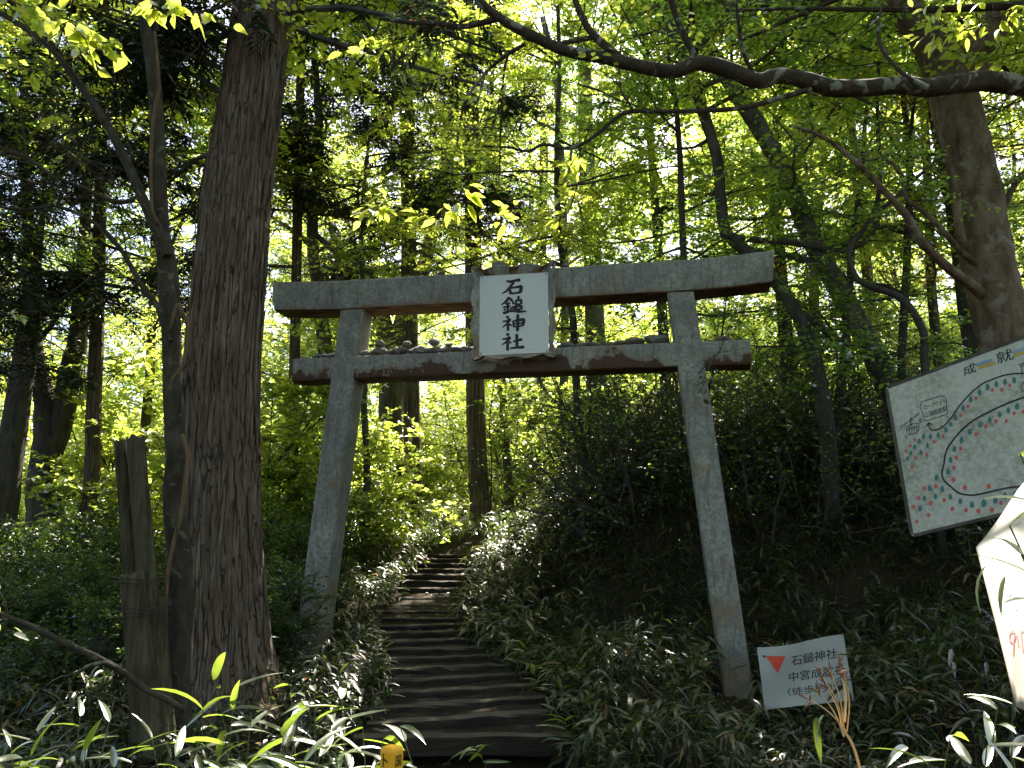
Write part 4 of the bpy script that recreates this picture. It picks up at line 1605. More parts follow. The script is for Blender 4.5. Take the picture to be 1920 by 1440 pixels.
# ------------------------------------------------------------------ lichen-spotted bough reaching in from the right
rng = np.random.default_rng(16)
p, r = px_path([(2350, 330, 60, 6.0), (2150, 230, 50, 5.9), (2000, 175, 44, 5.8), (1920, 162, 42, 5.7), (1850, 152, 42, 5.7), (1790, 158, 40, 5.65), (1735, 165, 38, 5.65), (1690, 160, 36, 5.6), (1620, 165, 34, 5.6), (1560, 165, 36, 5.6), (1515, 152, 34, 5.55), (1460, 142, 32, 5.55), (1420, 152, 32, 5.5), (1370, 132, 32, 5.5), (1310, 118, 32, 5.5), (1262, 134, 28, 5.5), (1190, 122, 27, 5.5), (1130, 108, 25, 5.5), (1060, 95, 23, 5.5), (1000, 68, 22, 5.5), (950, 42, 20, 5.5), (905, 8, 18, 5.5), (870, -40, 15, 5.5), (820, -120, 12, 5.5)], 5.5)
bough_base = at(2350, 330, 6.0)
gp = ground_pt((bough_base[0] + .3, bough_base[1] + .1, 0))
bough = thing('overhanging_tree', gp, 'dark lichen-spotted bough reaching across the top above the gate', 'tree')
mb = MB()
trunk_mesh(mb, [gp - [0, 0, .2], gp + [0, 0, 1.5], bough_base + [.2, .05, -.6], bough_base + [.0, 0, .1], bough_base + [-.1, .1, 1.5], bough_base + [.0, .2, 3.5]], [.22, .19, .17, .15, .12, .09], 14, rng, .03)
mb.build('trunk', M['bark_branch'], bough, True)
mb = MB()
trunk_mesh(mb, p, r, 14, rng, .03, 5)
mb.build('bough', M['bark_branch'], bough, True)
wd, tw, limbs = MB(), [], []
for spec in ([(1165, 112, 19), (1145, 95, 18), (1118, 72, 17), (1100, 50, 15), (1085, 20, 14), (1070, -20, 12), (1040, -90, 9)],
             [(1110, 70, 12), (1070, 74, 10), (1030, 75, 9), (985, 60, 7)],
             [(940, 32, 14), (905, 33, 13), (860, 32, 12), (815, 16, 10), (760, 6, 9), (700, -12, 7)],
             [(1520, 168, 12), (1480, 178, 12), (1400, 200, 11), (1320, 206, 10), (1250, 207, 9), (1188, 206, 9), (1160, 215, 9), (1130, 240, 8), (1100, 262, 8), (1065, 274, 8), (1020, 266, 7), (990, 278, 6), (950, 270, 5), (900, 268, 4)],
             [(985, 82, 9), (950, 95, 8), (910, 120, 7), (880, 150, 6), (862, 185, 5), (852, 240, 4)],
             [(955, 95, 6), (945, 130, 5), (940, 200, 5), (938, 250, 4), (935, 330, 3)],
             [(1185, 205, 7), (1180, 180, 6), (1170, 150, 5), (1168, 90, 4), (1175, 20, 3)],
             [(1310, 120, 16), (1285, 80, 14), (1262, 40, 13), (1248, 0, 12), (1235, -50, 10)],
             [(1420, 150, 9), (1390, 110, 8), (1375, 60, 7), (1365, 0, 6), (1360, -60, 5)],
             [(1740, 165, 12), (1700, 130, 9), (1670, 80, 8), (1665, 30, 7), (1680, -30, 6)]):
    q, rr_ = px_path(spec, 5.5)
    q[:, 1] += np.linspace(0, rng.uniform(-.3, .3), len(q))
    trunk_mesh(wd, q, rr_, 8, rng, .03)
    limbs.append(q)
for k in range(10):
    b_ = bough_base + np.array([-.05, .15, rng.uniform(1.2, 3.4)])
    l_ = limb(rng, b_, (-1, rng.normal() * .5, .12), rng.uniform(3.0, 6.0), 7, .1, .0)
    wd.tube(l_, np.linspace(.05, .012, 7), 6, cap=False)
    limbs.append(l_)
foliage(rng, limbs[:10], .02, 9, .85, 5, .35, 1, .04, .5, .6, .8, wd, tw, -.01, .005, .1, 'diamond', .1, .0022, .5)
g = foliage(rng, limbs[10:], .02, 9, 1.2, 8, .42, 8, .08, .55, .45, .3, wd, tw, .02, .008)
g2 = foliage(rng, limbs[3:8], .02, 4, .6, 4, .3, 4, .065, .5, .5, .35, None, tw, .0, .005, .35, 'oval', .15, .002)
wd.build('branches', M['bark_branch'], bough, fixn=False)
raw_part('twigs', *join(tw), M['bark_branch'], bough, 'stuff')
raw_part('crown', *join([g, g2]), M['leaf'], bough, 'stuff')

# leafy sprays that catch the sun, hanging into the top of the view
rng = np.random.default_rng(17)
near_spray(rng, 'leafy_branch', 'spray of bright heart-shaped leaves in the top left corner', [(-30, -20), (40, 10), (90, 30), (140, 55), (185, 80), (230, 100)], 4.9, 34, 30, M['leaf'], 'heart', .85, spread=32)
near_spray(rng, 'leafy_branch', 'drooping sprig of heart-shaped leaves beneath the top left spray', [(150, 60), (165, 85), (172, 115), (180, 135)], 4.9, 10, 27, M['leaf'], 'heart', .85, spread=22)
near_spray(rng, 'leafy_branch', 'row of bright leaves at the top edge between slim tree and cedar', [(230, -10), (290, 18), (340, 25), (390, 35), (430, 50)], 5.2, 20, 29, M['leaf'], 'heart', .8, spread=24)
near_spray(rng, 'leafy_branch', 'bright leafy sprays hanging at the upper right corner before the mottled trunk', [(1960, -30), (1900, 15), (1840, 45), (1780, 62), (1720, 80)], 5.0, 44, 26, M['leaf'], 'oval', .42, spread=42, jit=.4)
near_spray(rng, 'leafy_branch', 'loose leafy twig at the top edge over the thick forked trunk', [(1820, -30), (1770, 5), (1740, 20), (1712, 30)], 5.0, 10, 26, M['leaf'], 'oval', .42, spread=24, jit=.4)
near_spray(rng, 'leafy_branch', 'bright pale leaves high in the middle left of the lichen bough', [(780, 70), (730, 85), (690, 100), (655, 108)], 6.2, 20, 32, M['leaf'], 'oval', .5, spread=34, jit=.35)
near_spray(rng, 'leafy_branch', 'sunlit whorls of leaves left of and above the plaque', [(880, 330), (850, 385), (820, 405), (790, 415)], 6.6, 15, 32, M['leaf'], 'oval', .45, spread=34, jit=.3)
near_spray(rng, 'leafy_branch', 'sunlit leaf whorls just above the plaque', [(980, 380), (955, 405), (930, 415)], 6.6, 8, 30, M['leaf'], 'oval', .45, spread=22, jit=.3)
near_spray(rng, 'leafy_branch', 'single bright leaf whorl above the right half of the top beam', [(1085, 340), (1065, 400), (1050, 410)], 6.6, 6, 30, M['leaf'], 'oval', .45, spread=18, jit=.3)
near_spray(rng, 'leafy_branch', 'two bright leaf whorls under the dark drooping branch', [(1090, 280), (1070, 310), (1058, 340)], 6.6, 9, 30, M['leaf'], 'oval', .45, spread=20, jit=.3)
near_spray(rng, 'leafy_branch', 'sparse bright leaves beside the left end of the top beam', [(745, 370), (715, 385), (690, 410), (660, 415)], 7.0, 14, 28, M['leaf'], 'oval', .45, spread=34, jit=.4)
near_spray(rng, 'leafy_branch', 'thin twig with three leaves at the left edge', [(-20, 575), (20, 590), (45, 602)], 4.5, 4, 26, M['leaf_mid'], 'oval', .5, spread=16, jit=.4)
near_spray(rng, 'leafy_branch', 'bright leaves poking in at the left edge above the fallen branch', [(-30, 1090), (0, 1110), (14, 1150), (8, 1190)], 4.0, 7, 30, M['leaf'], 'oval', .5, spread=20, jit=.5)


# ------------------------------------------------------------------ individual forest trees seen behind
def forest_tree(seed, name, label, trunk, Y, mat, crown=None, leafm='leaf_far', extra=(), kind='broad', hi=13.0, leaf=.10, nl=12, limb_len=(2.0, 3.6), dens=1.0, lo=.35):
    r_ = np.random.default_rng(seed)
    p, r = px_path(trunk, Y)
    base = ground_pt(p[0])
    if p[0][2] > base[2] + .05:                      # carry the trunk down to the ground
        d = p[0] - p[1] if p[0][2] > p[1][2] else p[1] - p[0]
        p = np.r_[[base - [0, 0, .1]], p]
        r = np.r_[r[0] * 1.15, r]
    d = unit(p[-1] - p[-2])
    while p[-1][2] < hi:                             # and up into the canopy
        d = unit(d + r_.standard_normal(3) * .08 + np.array([0, 0, .2]))
        p = np.r_[p, [p[-1] + d * 1.5]]
        r = np.r_[r, r[-1] * .82]
    t = thing(name, base, label, 'tree', 'trees of the forest behind the gate')
    mb = MB()
    P = trunk_mesh(mb, p, r, 12, r_, .03, 4)
    mb.build('trunk', M[mat], t, True)
    wd, tw, limbs = MB(), [], []
    for spec in extra:
        q, rr_ = px_path(spec, Y)
        trunk_mesh(wd, q, rr_, 7, r_, .03)
        limbs.append(q)
    for k in range(nl):
        z = base[2] + (hi - base[2]) * r_.uniform(lo, 1.0)
        i = int(np.argmin(abs(P[:, 2] - z)))
        if kind == 'cedar':
            az = r_.uniform(0, 6.3)
            l_ = limb(r_, P[i], (math.cos(az), math.sin(az), -.1), r_.uniform(*limb_len) * (1.25 - .6 * (z / hi)), 6, .1, -.03)
        else:
            l_ = limb(r_, P[i], (r_.normal(), r_.normal(), .45), r_.uniform(*limb_len), 7, .2, .03)
        limbs.append(l_)
        wd.tube(l_, np.linspace(.035, .008, len(l_)), 5, cap=False)
    if kind == 'cedar':
        g = cedar_foliage(r_, limbs, int(10 * dens), 1.0, 10, .38, 11, leaf, wd, tw)
    else:
        g = foliage(r_, limbs, .03, int(10 * dens), 1.6, 8, .48, 7, leaf * 1.25, .62, .6, .4, wd, tw)
    wd.build('branches', M[mat], t, fixn=False)
    raw_part('twigs', *join(tw), M['bark_far'], t, 'stuff')
    raw_part('crown', *g, M[leafm], t, 'stuff')
    return t


forest_tree(31, 'leaning_tree', 'long leaning grey trunk behind the right end of the top beam', [(1690, 800, 52), (1650, 690, 46), (1610, 610, 42), (1560, 520, 40), (1520, 445, 38), (1480, 345, 36), (1430, 250, 36), (1385, 180, 34), (1335, 100, 32), (1290, 45, 30), (1240, -30, 28), (1170, -160, 22)], 12.0, 'bark_pale',
            extra=([(1545, 495, 16), (1480, 480, 14), (1420, 470, 12), (1360, 440, 11), (1345, 300, 10)], [(1500, 390, 10), (1560, 400, 9), (1640, 420, 8), (1700, 440, 6)]), leaf=.085, dens=1.1)
forest_tree(32, 'twisted_tree', 'thin dark twisted trunk left of the long leaning trunk', [(1545, 760, 30), (1500, 600, 26), (1430, 500, 24), (1365, 440, 22), (1352, 380, 22), (1345, 300, 22), (1318, 210, 22), (1290, 130, 22), (1262, 60, 24), (1235, -10, 24), (1200, -120, 20)], 11.0, 'bark_far',
            extra=([(1350, 440, 12), (1420, 450, 14), (1490, 455, 13), (1560, 470, 12), (1610, 460, 11), (1640, 430, 9), (1650, 390, 7)], [(1480, 570, 12), (1520, 600, 14), (1570, 640, 14), (1600, 690, 12)]), leafm='leaf_mid', leaf=.08, dens=1.2)
forest_tree(33, 'straight_tree', 'slender pale upright trunk between leaning trunk and mottled tree', [(1660, 760, 26), (1640, 640, 22), (1625, 500, 20), (1612, 375, 20), (1600, 275, 18), (1580, 75, 18), (1570, -40, 16)], 14.5, 'bark_pale', leaf=.09)
forest_tree(34, 'bent_tree', 'dark bent stem arching up beside the map board top', [(1735, 700, 16), (1730, 620, 15), (1690, 560, 14), (1640, 540, 13), (1605, 520, 12), (1592, 470, 11), (1620, 430, 10), (1640, 395, 10), (1650, 330, 9), (1645, 200, 8), (1650, 60, 7)], 10.5, 'bark_far', leafm='leaf_mid', leaf=.075, nl=9)
forest_tree(35, 'slender_tree', 'thin upright trunk close behind the left side of the mottled tree', [(1760, 680, 20), (1745, 520, 18), (1742, 400, 17), (1735, 250, 16), (1720, 80, 15)], 13, 'bark_far', leaf=.09)
forest_tree(36, 'autumn_tinted_tree', 'tree with ochre tinted leaves behind the overhanging bough', [(1690, 720, 16), (1700, 500, 15), (1705, 300, 13), (1690, 150, 11)], 11.5, 'bark_far', leafm='leaf_autumn', leaf=.06, nl=6, limb_len=(1.2, 2.0), hi=8, dens=.7)
forest_tree(41, 'cedar_behind_gate', 'straight dark cedar trunk at the top of the steps beneath the plaque', [(903, 1000, 44), (902, 960, 40), (895, 850, 37), (891, 720, 36), (888, 500, 34), (884, 250, 31), (880, 50, 28)], 17.5, 'cedar', kind='cedar', leafm='cedar_leaf', hi=17, leaf=.10, nl=22, limb_len=(1.5, 2.6), lo=.40)
forest_tree(42, 'tall_cedar', 'dark cedar with heavy drooping foliage above the left half of the gate', [(775, 990, 34), (772, 800, 32), (768, 600, 31), (766, 400, 30), (762, 200, 28), (758, 0, 26)], 16.5, 'cedar', kind='cedar', leafm='cedar_leaf', hi=17, leaf=.10, nl=36, limb_len=(1.6, 3.0), lo=.34, dens=1.2)
forest_tree(43, 'forked_tree', 'thick forked trunk behind the left end of the tie beam', [(735, 960, 48), (732, 800, 46), (738, 680, 50), (752, 620, 40), (775, 560, 34), (800, 480, 28), (820, 380, 22), (845, 250, 18)], 20, 'bark_far', extra=([(738, 680, 40), (722, 620, 36), (700, 540, 30), (660, 490, 26), (625, 430, 20), (600, 400, 16)],))
forest_tree(44, 'birch_like_tree', 'pale spotted trunk above the left end of the top beam', [(640, 940, 40), (620, 760, 32), (600, 560, 26), (588, 480, 24), (586, 400, 22), (592, 330, 20), (600, 250, 17), (590, 100, 14)], 15.5, 'bark_pale', extra=([(590, 470, 12), (560, 440, 10), (530, 420, 8), (500, 400, 6)], [(592, 440, 12), (640, 480, 12), (690, 510, 11), (720, 540, 10)]), leaf=.09)
forest_tree(45, 'young_tree', 'very thin straight trunk right of the cedar at the stair top', [(955, 930, 17), (948, 840, 15), (942, 720, 14), (938, 500, 12), (930, 300, 10)], 19, 'bark_far', leaf=.1)
forest_tree(46, 'curved_tree', 'medium curved trunk seen under the tie beam near its middle', [(995, 930, 30), (1000, 850, 27), (1008, 760, 25), (1018, 700, 23), (1015, 500, 20), (1020, 300, 17)], 21, 'bark_far', leaf=.1)
forest_tree(47, 'lean_pale_tree', 'pale trunk seen under the tie beam right of the middle', [(1064, 930, 20), (1060, 850, 18), (1057, 720, 17), (1060, 500, 15), (1050, 250, 13)], 18, 'bark_pale', leaf=.1)
forest_tree(48, 'stout_tree', 'stout greyish trunk seen under the tie beam left of the right pillar', [(1128, 960, 46), (1124, 850, 42), (1118, 700, 40), (1112, 500, 36), (1100, 300, 32), (1095, 100, 27)], 17, 'bark_pale', leafm='leaf_mid', leaf=.09, dens=1.1)
forest_tree(49, 'tree_behind_pillar', 'slim trunk just left of the right pillar in the bamboo', [(1255, 900, 26), (1250, 780, 23), (1245, 650, 21), (1230, 400, 18), (1215, 200, 15)], 15, 'bark_far', leafm='leaf_mid', leaf=.085, dens=1.1)
forest_tree(51, 'dark_leaning_tree', 'dark trunk at the far left edge leaning inwards', [(0, 1000, 56), (12, 900, 50), (30, 780, 46), (48, 660, 42), (62, 560, 30), (70, 480, 16), (80, 400, 10), (88, 250, 8)], 13, 'bark_far', leafm='leaf_mid', leaf=.08, nl=10)
forest_tree(52, 'twin_stem_tree', 'twin stemmed trunk in the light left of the posts', [(85, 990, 66), (82, 920, 60), (90, 840, 56), (85, 760, 40), (70, 690, 34), (60, 600, 30), (55, 450, 24)], 15, 'bark_far', extra=([(95, 850, 44), (118, 780, 42), (130, 700, 40), (145, 640, 36), (150, 560, 30), (160, 420, 24), (165, 200, 16)],), leafm='leaf_mid', leaf=.09)
forest_tree(53, 'slim_background_tree', 'slim trunk in the light between posts and slim forked tree', [(262, 960, 24), (268, 860, 20), (276, 760, 18), (284, 640, 17), (290, 450, 15), (300, 250, 13)], 16, 'bark_far', leaf=.1)
forest_tree(54, 'left_cedar', 'dark cedar filling the upper left behind the slim tree', [(170, 960, 30), (175, 800, 28), (182, 600, 26), (190, 300, 22), (195, 0, 20)], 14, 'cedar', kind='cedar', leafm='cedar_leaf', hi=14, leaf=.095, nl=38, limb_len=(1.6, 3.2), lo=.36, dens=1.2)
forest_tree(55, 'corner_cedar', 'dark cedar foliage at the left edge of the view', [(-190, 960, 50), (-180, 700, 46), (-170, 300, 40), (-160, 0, 34)], 11.5, 'cedar', kind='cedar', leafm='cedar_leaf', hi=13, leaf=.085, nl=40, limb_len=(2.2, 4.4), lo=.30, dens=1.1)
forest_tree(56, 'cedar_beyond', 'cedar foliage showing just right of the huge trunk near the top', [(548, 960, 22), (552, 700, 21), (560, 300, 19), (566, 0, 16)], 15, 'cedar', kind='cedar', leafm='cedar_leaf', hi=15, leaf=.095, nl=26, limb_len=(1.3, 2.4), lo=.40, dens=1.1)
# canopy trees added to shade the gate and foreground (trunks stand beside the view or behind other trees)
for k, (x, y, h, s_) in enumerate(((-7.3, 10.5, 12, 61), (5.4, 15.6, 13, 62), (6.8, 9.5, 12, 63), (-7.5, 6.0, 12, 66), (6.5, 5.0, 11, 67), (6.6, 18.0, 13, 68), (-4.0, 11.6, 13, 69), (6.5, 11.3, 13, 70))):
    r_ = np.random.default_rng(s_)
    t = thing('shade_canopy_tree', (x, y, float(ground_z(x, y))), ['leafy tree added left of the cedar to close the roof of leaves', 'leafy tree added behind the right pillar to shade the bank', 'leafy tree added behind the mottled tree for shade', 'unseen leafy tree added outside the left edge to shade the posts', 'unseen leafy tree added outside the right edge to shade the map board', 'leafy tree added far behind the right pillar to shade the bank', 'leafy tree added behind the huge cedar trunk to shade the foreground', 'leafy tree added behind the mottled trunk, boughs shading the foreground'][k], 'tree', 'canopy trees added round the gate for shade')
    P0 = np.array([x, y, float(ground_z(x, y)) - .1])
    pts = [P0]
    d = np.array([0, 0, 1.])
    while pts[-1][2] < h:
        d = unit(d + r_.standard_normal(3) * .07 + [0, 0, .1])
        pts.append(pts[-1] + d * 1.3)
    mb = MB()
    P = trunk_mesh(mb, pts, np.linspace(.16, .05, len(pts)), 12, r_, .03)
    mb.build('trunk', M['bark_far'], t, True)
    wd, tw, limbs = MB(), [], []
    for j in range(27 if s_ == 69 else 17):
        z = h * r_.uniform(.55, 1)
        i = int(np.argmin(abs(P[:, 2] - z)))
        if s_ == 70:
            z, dr_, ll_ = r_.uniform(9, 12.5), (-1.0 + .4 * r_.normal(), .5 * r_.normal(), .1), (4.0, 6.8)
        elif s_ == 69:
            z, dr_, ll_ = r_.uniform(8.5, 12.5), (.5 + .7 * r_.normal(), -.3 + .7 * r_.normal(), .15), (3.2, 5.5)
        else:
            dr_, ll_ = (r_.normal(), r_.normal(), .35), (2.6, 4.4)
        i = int(np.argmin(abs(P[:, 2] - z)))
        l_ = limb(r_, P[i], dr_, r_.uniform(*ll_), 7, .14, .02)
        limbs.append(l_)
        wd.tube(l_, np.linspace(.04, .01, 7), 5, cap=False)
    g = foliage(r_, limbs, .03, 12, 1.8, 10, .5, 10, .135, .64, .5, .35, wd, tw, sparse=.45 if s_ in (63, 68) else 0.0)
    wd.build('branches', M['bark_far'], t, fixn=False)
    raw_part('twigs', *join(tw), M['bark_far'], t, 'stuff')
    raw_part('crown', *g, M['leaf_far'], t, 'stuff')

# layered maples whose sprays fill the middle of the view above the gate
def maple(seed, name, label, x, y, z0_, z1_, n_limb, ll, leaf, mat, bias=(0, 0), secs=10):
    r_ = np.random.default_rng(seed)
    t = thing(name, (x, y, float(ground_z(x, y))), label, 'tree', 'layered maples behind the gate')
    pts, d = [np.array([x, y, float(ground_z(x, y)) - .1])], unit(np.array([bias[0] * .1, bias[1] * .1, 1.]))
    while pts[-1][2] < z1_:
        d = unit(d + r_.standard_normal(3) * .09 + [0, 0, .08])
        pts.append(pts[-1] + d * 1.0)
    mb = MB()
    P = trunk_mesh(mb, pts, np.linspace(.075, .03, len(pts)), 9, r_, .03)
    mb.build('trunk', M['bark_far'], t, True)
    wd, tw, limbs = MB(), [], []
    for j in range(n_limb):
        i = int(np.argmin(abs(P[:, 2] - r_.uniform(z0_, z1_))))
        l_ = limb(r_, P[i], (r_.normal() + bias[0], r_.normal() + bias[1], .12), r_.uniform(*ll), 7, .14, .0)
        limbs.append(l_)
        wd.tube(l_, np.linspace(.022, .006, 7), 5, cap=False)
    g = foliage(r_, limbs, .02, secs, 1.1, 10, .36, 9, leaf, .55, .5, .22, wd, tw, .0, .006, .15)
    wd.build('branches', M['bark_far'], t, fixn=False)
    raw_part('twigs', *join(tw), M['bark_far'], t, 'stuff')
    raw_part('crown', *g, M[mat], t, 'stuff')


maple(151, 'maple_tree', 'layered maple whose bright leaves fill the space above the plaque', 1.3, 13.2, 4.6, 9.5, 15, (1.8, 3.2), .085, 'leaf', (-.3, -.2))
maple(152, 'maple_tree', 'layered maple with green sprays above the right half of the gate', 2.9, 12.2, 4.4, 8.5, 14, (1.6, 3.0), .08, 'leaf_mid', (-.3, 0))
maple(153, 'maple_tree', 'fine leaved maple on the bank right of the right pillar', 4.6, 11.8, 4.0, 8.5, 13, (1.6, 3.0), .07, 'leaf_mid', (.1, 0))
maple(154, 'maple_tree', 'layered maple above the left half of the top beam', -2.6, 14.6, 4.8, 9.0, 11, (1.6, 2.8), .085, 'leaf', (.1, -.1))
maple(155, 'maple_tree', 'fine leaved maple behind the mottled trunk', 7.4, 12.5, 3.6, 9.0, 15, (1.8, 3.2), .085, 'leaf', (-.2, 0))

# ------------------------------------------------------------------ distant trees and shrubs (copies of a few built ones)
def proto_tree(seed, h, leaf, nl=14):
    r_ = np.random.default_rng(seed)
    t = thing('distant_tree', (0, 0, 0), 'bright leafy tree deep in the forest behind the gate', 'tree', 'bright leafy trees deep in the forest')
    pts, d = [np.array([0, 0, -.3])], np.array([0, 0, 1.])
    while pts[-1][2] < h * .85:
        d = unit(d + r_.standard_normal(3) * .13 + [0, 0, .12])
        pts.append(pts[-1] + d * 1.4)
    mb = MB()
    P = trunk_mesh(mb, pts, np.linspace(.13, .04, len(pts)), 10, r_, .03)
    mb.build('trunk', M['bark_far'], t, True)
    wd, tw, limbs = MB(), [], []
    for j in range(nl):
        z = h * r_.uniform(.14, .9)
        i = int(np.argmin(abs(P[:, 2] - z)))
        l_ = limb(r_, P[i], (r_.normal(), r_.normal(), .4), r_.uniform(2.2, 4.0), 6, .18, .03)
        limbs.append(l_)
        wd.tube(l_, np.linspace(.04, .01, 6), 4, cap=False)
    g = foliage(r_, limbs, .03, 12, 1.7, 7, .6, 7, leaf, .66, .7, .5, wd, tw, docull=False)
    wd.build('branches', M['bark_far'], t, fixn=False)
    raw_part('twigs', *join(tw), M['bark_far'], t, 'stuff')
    raw_part('crown', *g, M['leaf_far'], t, 'stuff')
    return t


def proto_shrub(seed, h, leaf, mat, label, group, ns=7, nsec=7, name='shrub'):
    r_ = np.random.default_rng(seed)
    t = thing(name, (0, 0, 0), label, 'shrub', group)
    wd, tw, limbs = MB(), [], []
    for j in range(ns):
        l_ = limb(r_, (r_.normal() * .12, r_.normal() * .12, -.1), (r_.normal() * .45, r_.normal() * .45, 1), h * r_.uniform(.7, 1.1), 7, .14, .02)
        limbs.append(l_)
        wd.tube(l_, np.linspace(.022, .006, 7), 5, cap=False)
    g = foliage(r_, limbs, .02, nsec + 3, h * .4, 9, .34, 10, leaf * 1.15, .6, .65, .5, wd, tw, .02, .007, .15, docull=False)
    wd.build('stems', M['bark_far'], t, fixn=False)
    raw_part('twigs', *join(tw), M['bark_far'], t, 'stuff')
    raw_part('leaves', *g, M[mat], t, 'stuff')
    return t


def place(protos, spots, rs_):
    used = set()
    for (x, y, sc) in spots:
        k = int(rs_.integers(len(protos)))
        o_ = protos[k]
        z = float(ground_z(x, y)) - .05
        if k not in used:
            used.add(k)
            o_.location = (x, y, z)
            o_.rotation_euler = (0, 0, rs_.uniform(0, 6.3))
            o_.scale = (sc, sc, sc)
        else:
            copy_tree(o_, (x, y, z), rs_.uniform(0, 6.3), sc)
    for k, o_ in enumerate(protos):
        if k not in used:
            o_.location = (spots[-1][0] + 1, spots[-1][1] + 2, float(ground_z(spots[-1][0] + 1, spots[-1][1] + 2)))


rs = np.random.default_rng(71)
spots, tries = [], 0
while len(spots) < 30 and tries < 8000:
    tries += 1
    y = rs.uniform(23.5, 58)
    x = rs.uniform(-.72, .72) * y
    if y < 27 and abs(x + 1.0 - .28 * (y - 14.5)) < 4.2:
        continue                                        # keeps the sun on the stair head
    if all((x - a) ** 2 + (y - b) ** 2 > (3.2 + .03 * y) ** 2 for a, b, _ in spots):
        spots.append((x, y, rs.uniform(.8, 1.15)))
spots += [(-6.5, -5.5, .9), (.5, -9.0, 1.0), (7, -5, .9), (-11, .5, 1.0), (11.5, -1, .95), (4.5, -13, 1.1), (-5, -14, 1.1)]  # unseen trees added behind the camera to cut the sky fill
place([proto_tree(81, 14, .16, 20), proto_tree(82, 15, .16, 20), proto_tree(83, 13, .155, 20), proto_tree(84, 16, .16, 22)], spots, rs)

spots, tries = [], 0
while len(spots) < 112 and tries < 9000:
    tries += 1
    y = 14.2 + 30 * rs.random() ** 2.0
    x = rs.uniform(-.70, .66) * y
    if abs(x - float(stair_cx(y))) < 1.4 and y < 17.5:
        continue
    if x > 0 and y < 17:
        continue
    if all((x - a) ** 2 + (y - b) ** 2 > 1.35 ** 2 for a, b, _ in spots):
        spots.append((x, y, rs.uniform(.85, 1.55) * (1 + max(0, y - 24) * .03)))
lab, grp = 'bright yellow-green understorey shrub in the sunlit forest behind the gate', 'sunlit understorey shrubs'
place([proto_shrub(91, 2.6, .085, 'leaf_far', lab, grp), proto_shrub(92, 3.2, .09, 'leaf_far', lab, grp, 6, 8), proto_shrub(93, 2.2, .08, 'leaf_far', lab, grp, 9, 6), proto_shrub(94, 3.6, .09, 'leaf_far', lab, grp, 6, 8)], spots, rs)

spots, tries = [], 0
while len(spots) < 26 and tries < 9000:
    tries += 1
    y = rs.uniform(7.4, 14.0)
    x = rs.uniform(-.66, -.20) * y
    if x > -3.2 and y < 9.6 or x > -2.7:
        continue
    if all((x - a) ** 2 + (y - b) ** 2 > .85 ** 2 for a, b, _ in spots):
        spots.append((x, y, rs.uniform(.75, 1.15)))
lab, grp = 'shaded small-leaved shrub in the undergrowth left of the gate', 'shaded shrubs left of the gate'
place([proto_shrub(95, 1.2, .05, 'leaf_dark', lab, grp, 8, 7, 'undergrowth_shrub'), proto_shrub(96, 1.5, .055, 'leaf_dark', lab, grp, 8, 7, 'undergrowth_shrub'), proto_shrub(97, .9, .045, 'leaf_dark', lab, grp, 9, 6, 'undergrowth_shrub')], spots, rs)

# ragged thicket along the crest of the bank: many bare thin stems, few leaves
def proto_thicket(seed, h, leaf, mat, label, group):
    r_ = np.random.default_rng(seed)
    t = thing('thicket_shrub', (0, 0, 0), label, 'shrub', group)
    wd, tw, limbs = MB(), [], []
    for j in range(11):
        l_ = limb(r_, (r_.normal() * .2, r_.normal() * .2, -.15), (r_.normal() * .7 - .2, r_.normal() * .5, 1), h * r_.uniform(.6, 1.25), 9, .22, .0)
        limbs.append(l_)
        wd.tube(l_, np.linspace(.02, .005, 9), 5, cap=False)
    g = foliage(r_, limbs, .02, 8, h * .34, 6, .34, 2, leaf, .55, .7, .7, wd, tw, .0, .006, .2, docull=False)
    wd.build('stems', M['bark_far'], t, fixn=False)
    raw_part('twigs', *join(tw), M['bark_far'], t, 'stuff')
    raw_part('leaves', *g, M[mat], t, 'stuff')
    return t


lab, grp = 'ragged thicket of thin stems on the crest of the bank', 'thicket shrubs on the bank crest'
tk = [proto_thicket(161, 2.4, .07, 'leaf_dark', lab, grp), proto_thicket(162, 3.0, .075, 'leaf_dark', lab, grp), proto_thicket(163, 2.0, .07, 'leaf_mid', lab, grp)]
spots = []
for k in range(24):
    x = .9 + 6.8 * (k + .5) / 24 + rs.normal() * .25
    spots.append((x, 11.3 + rs.uniform(0, 3.4) - .1 * x, rs.uniform(.7, 1.2)))
spots += [(2.6, 12.6, 1.3), (4.4, 12.8, 1.45), (6.0, 12.6, 1.45), (4.9, 13.8, 1.5)]
place(tk, spots, rs)

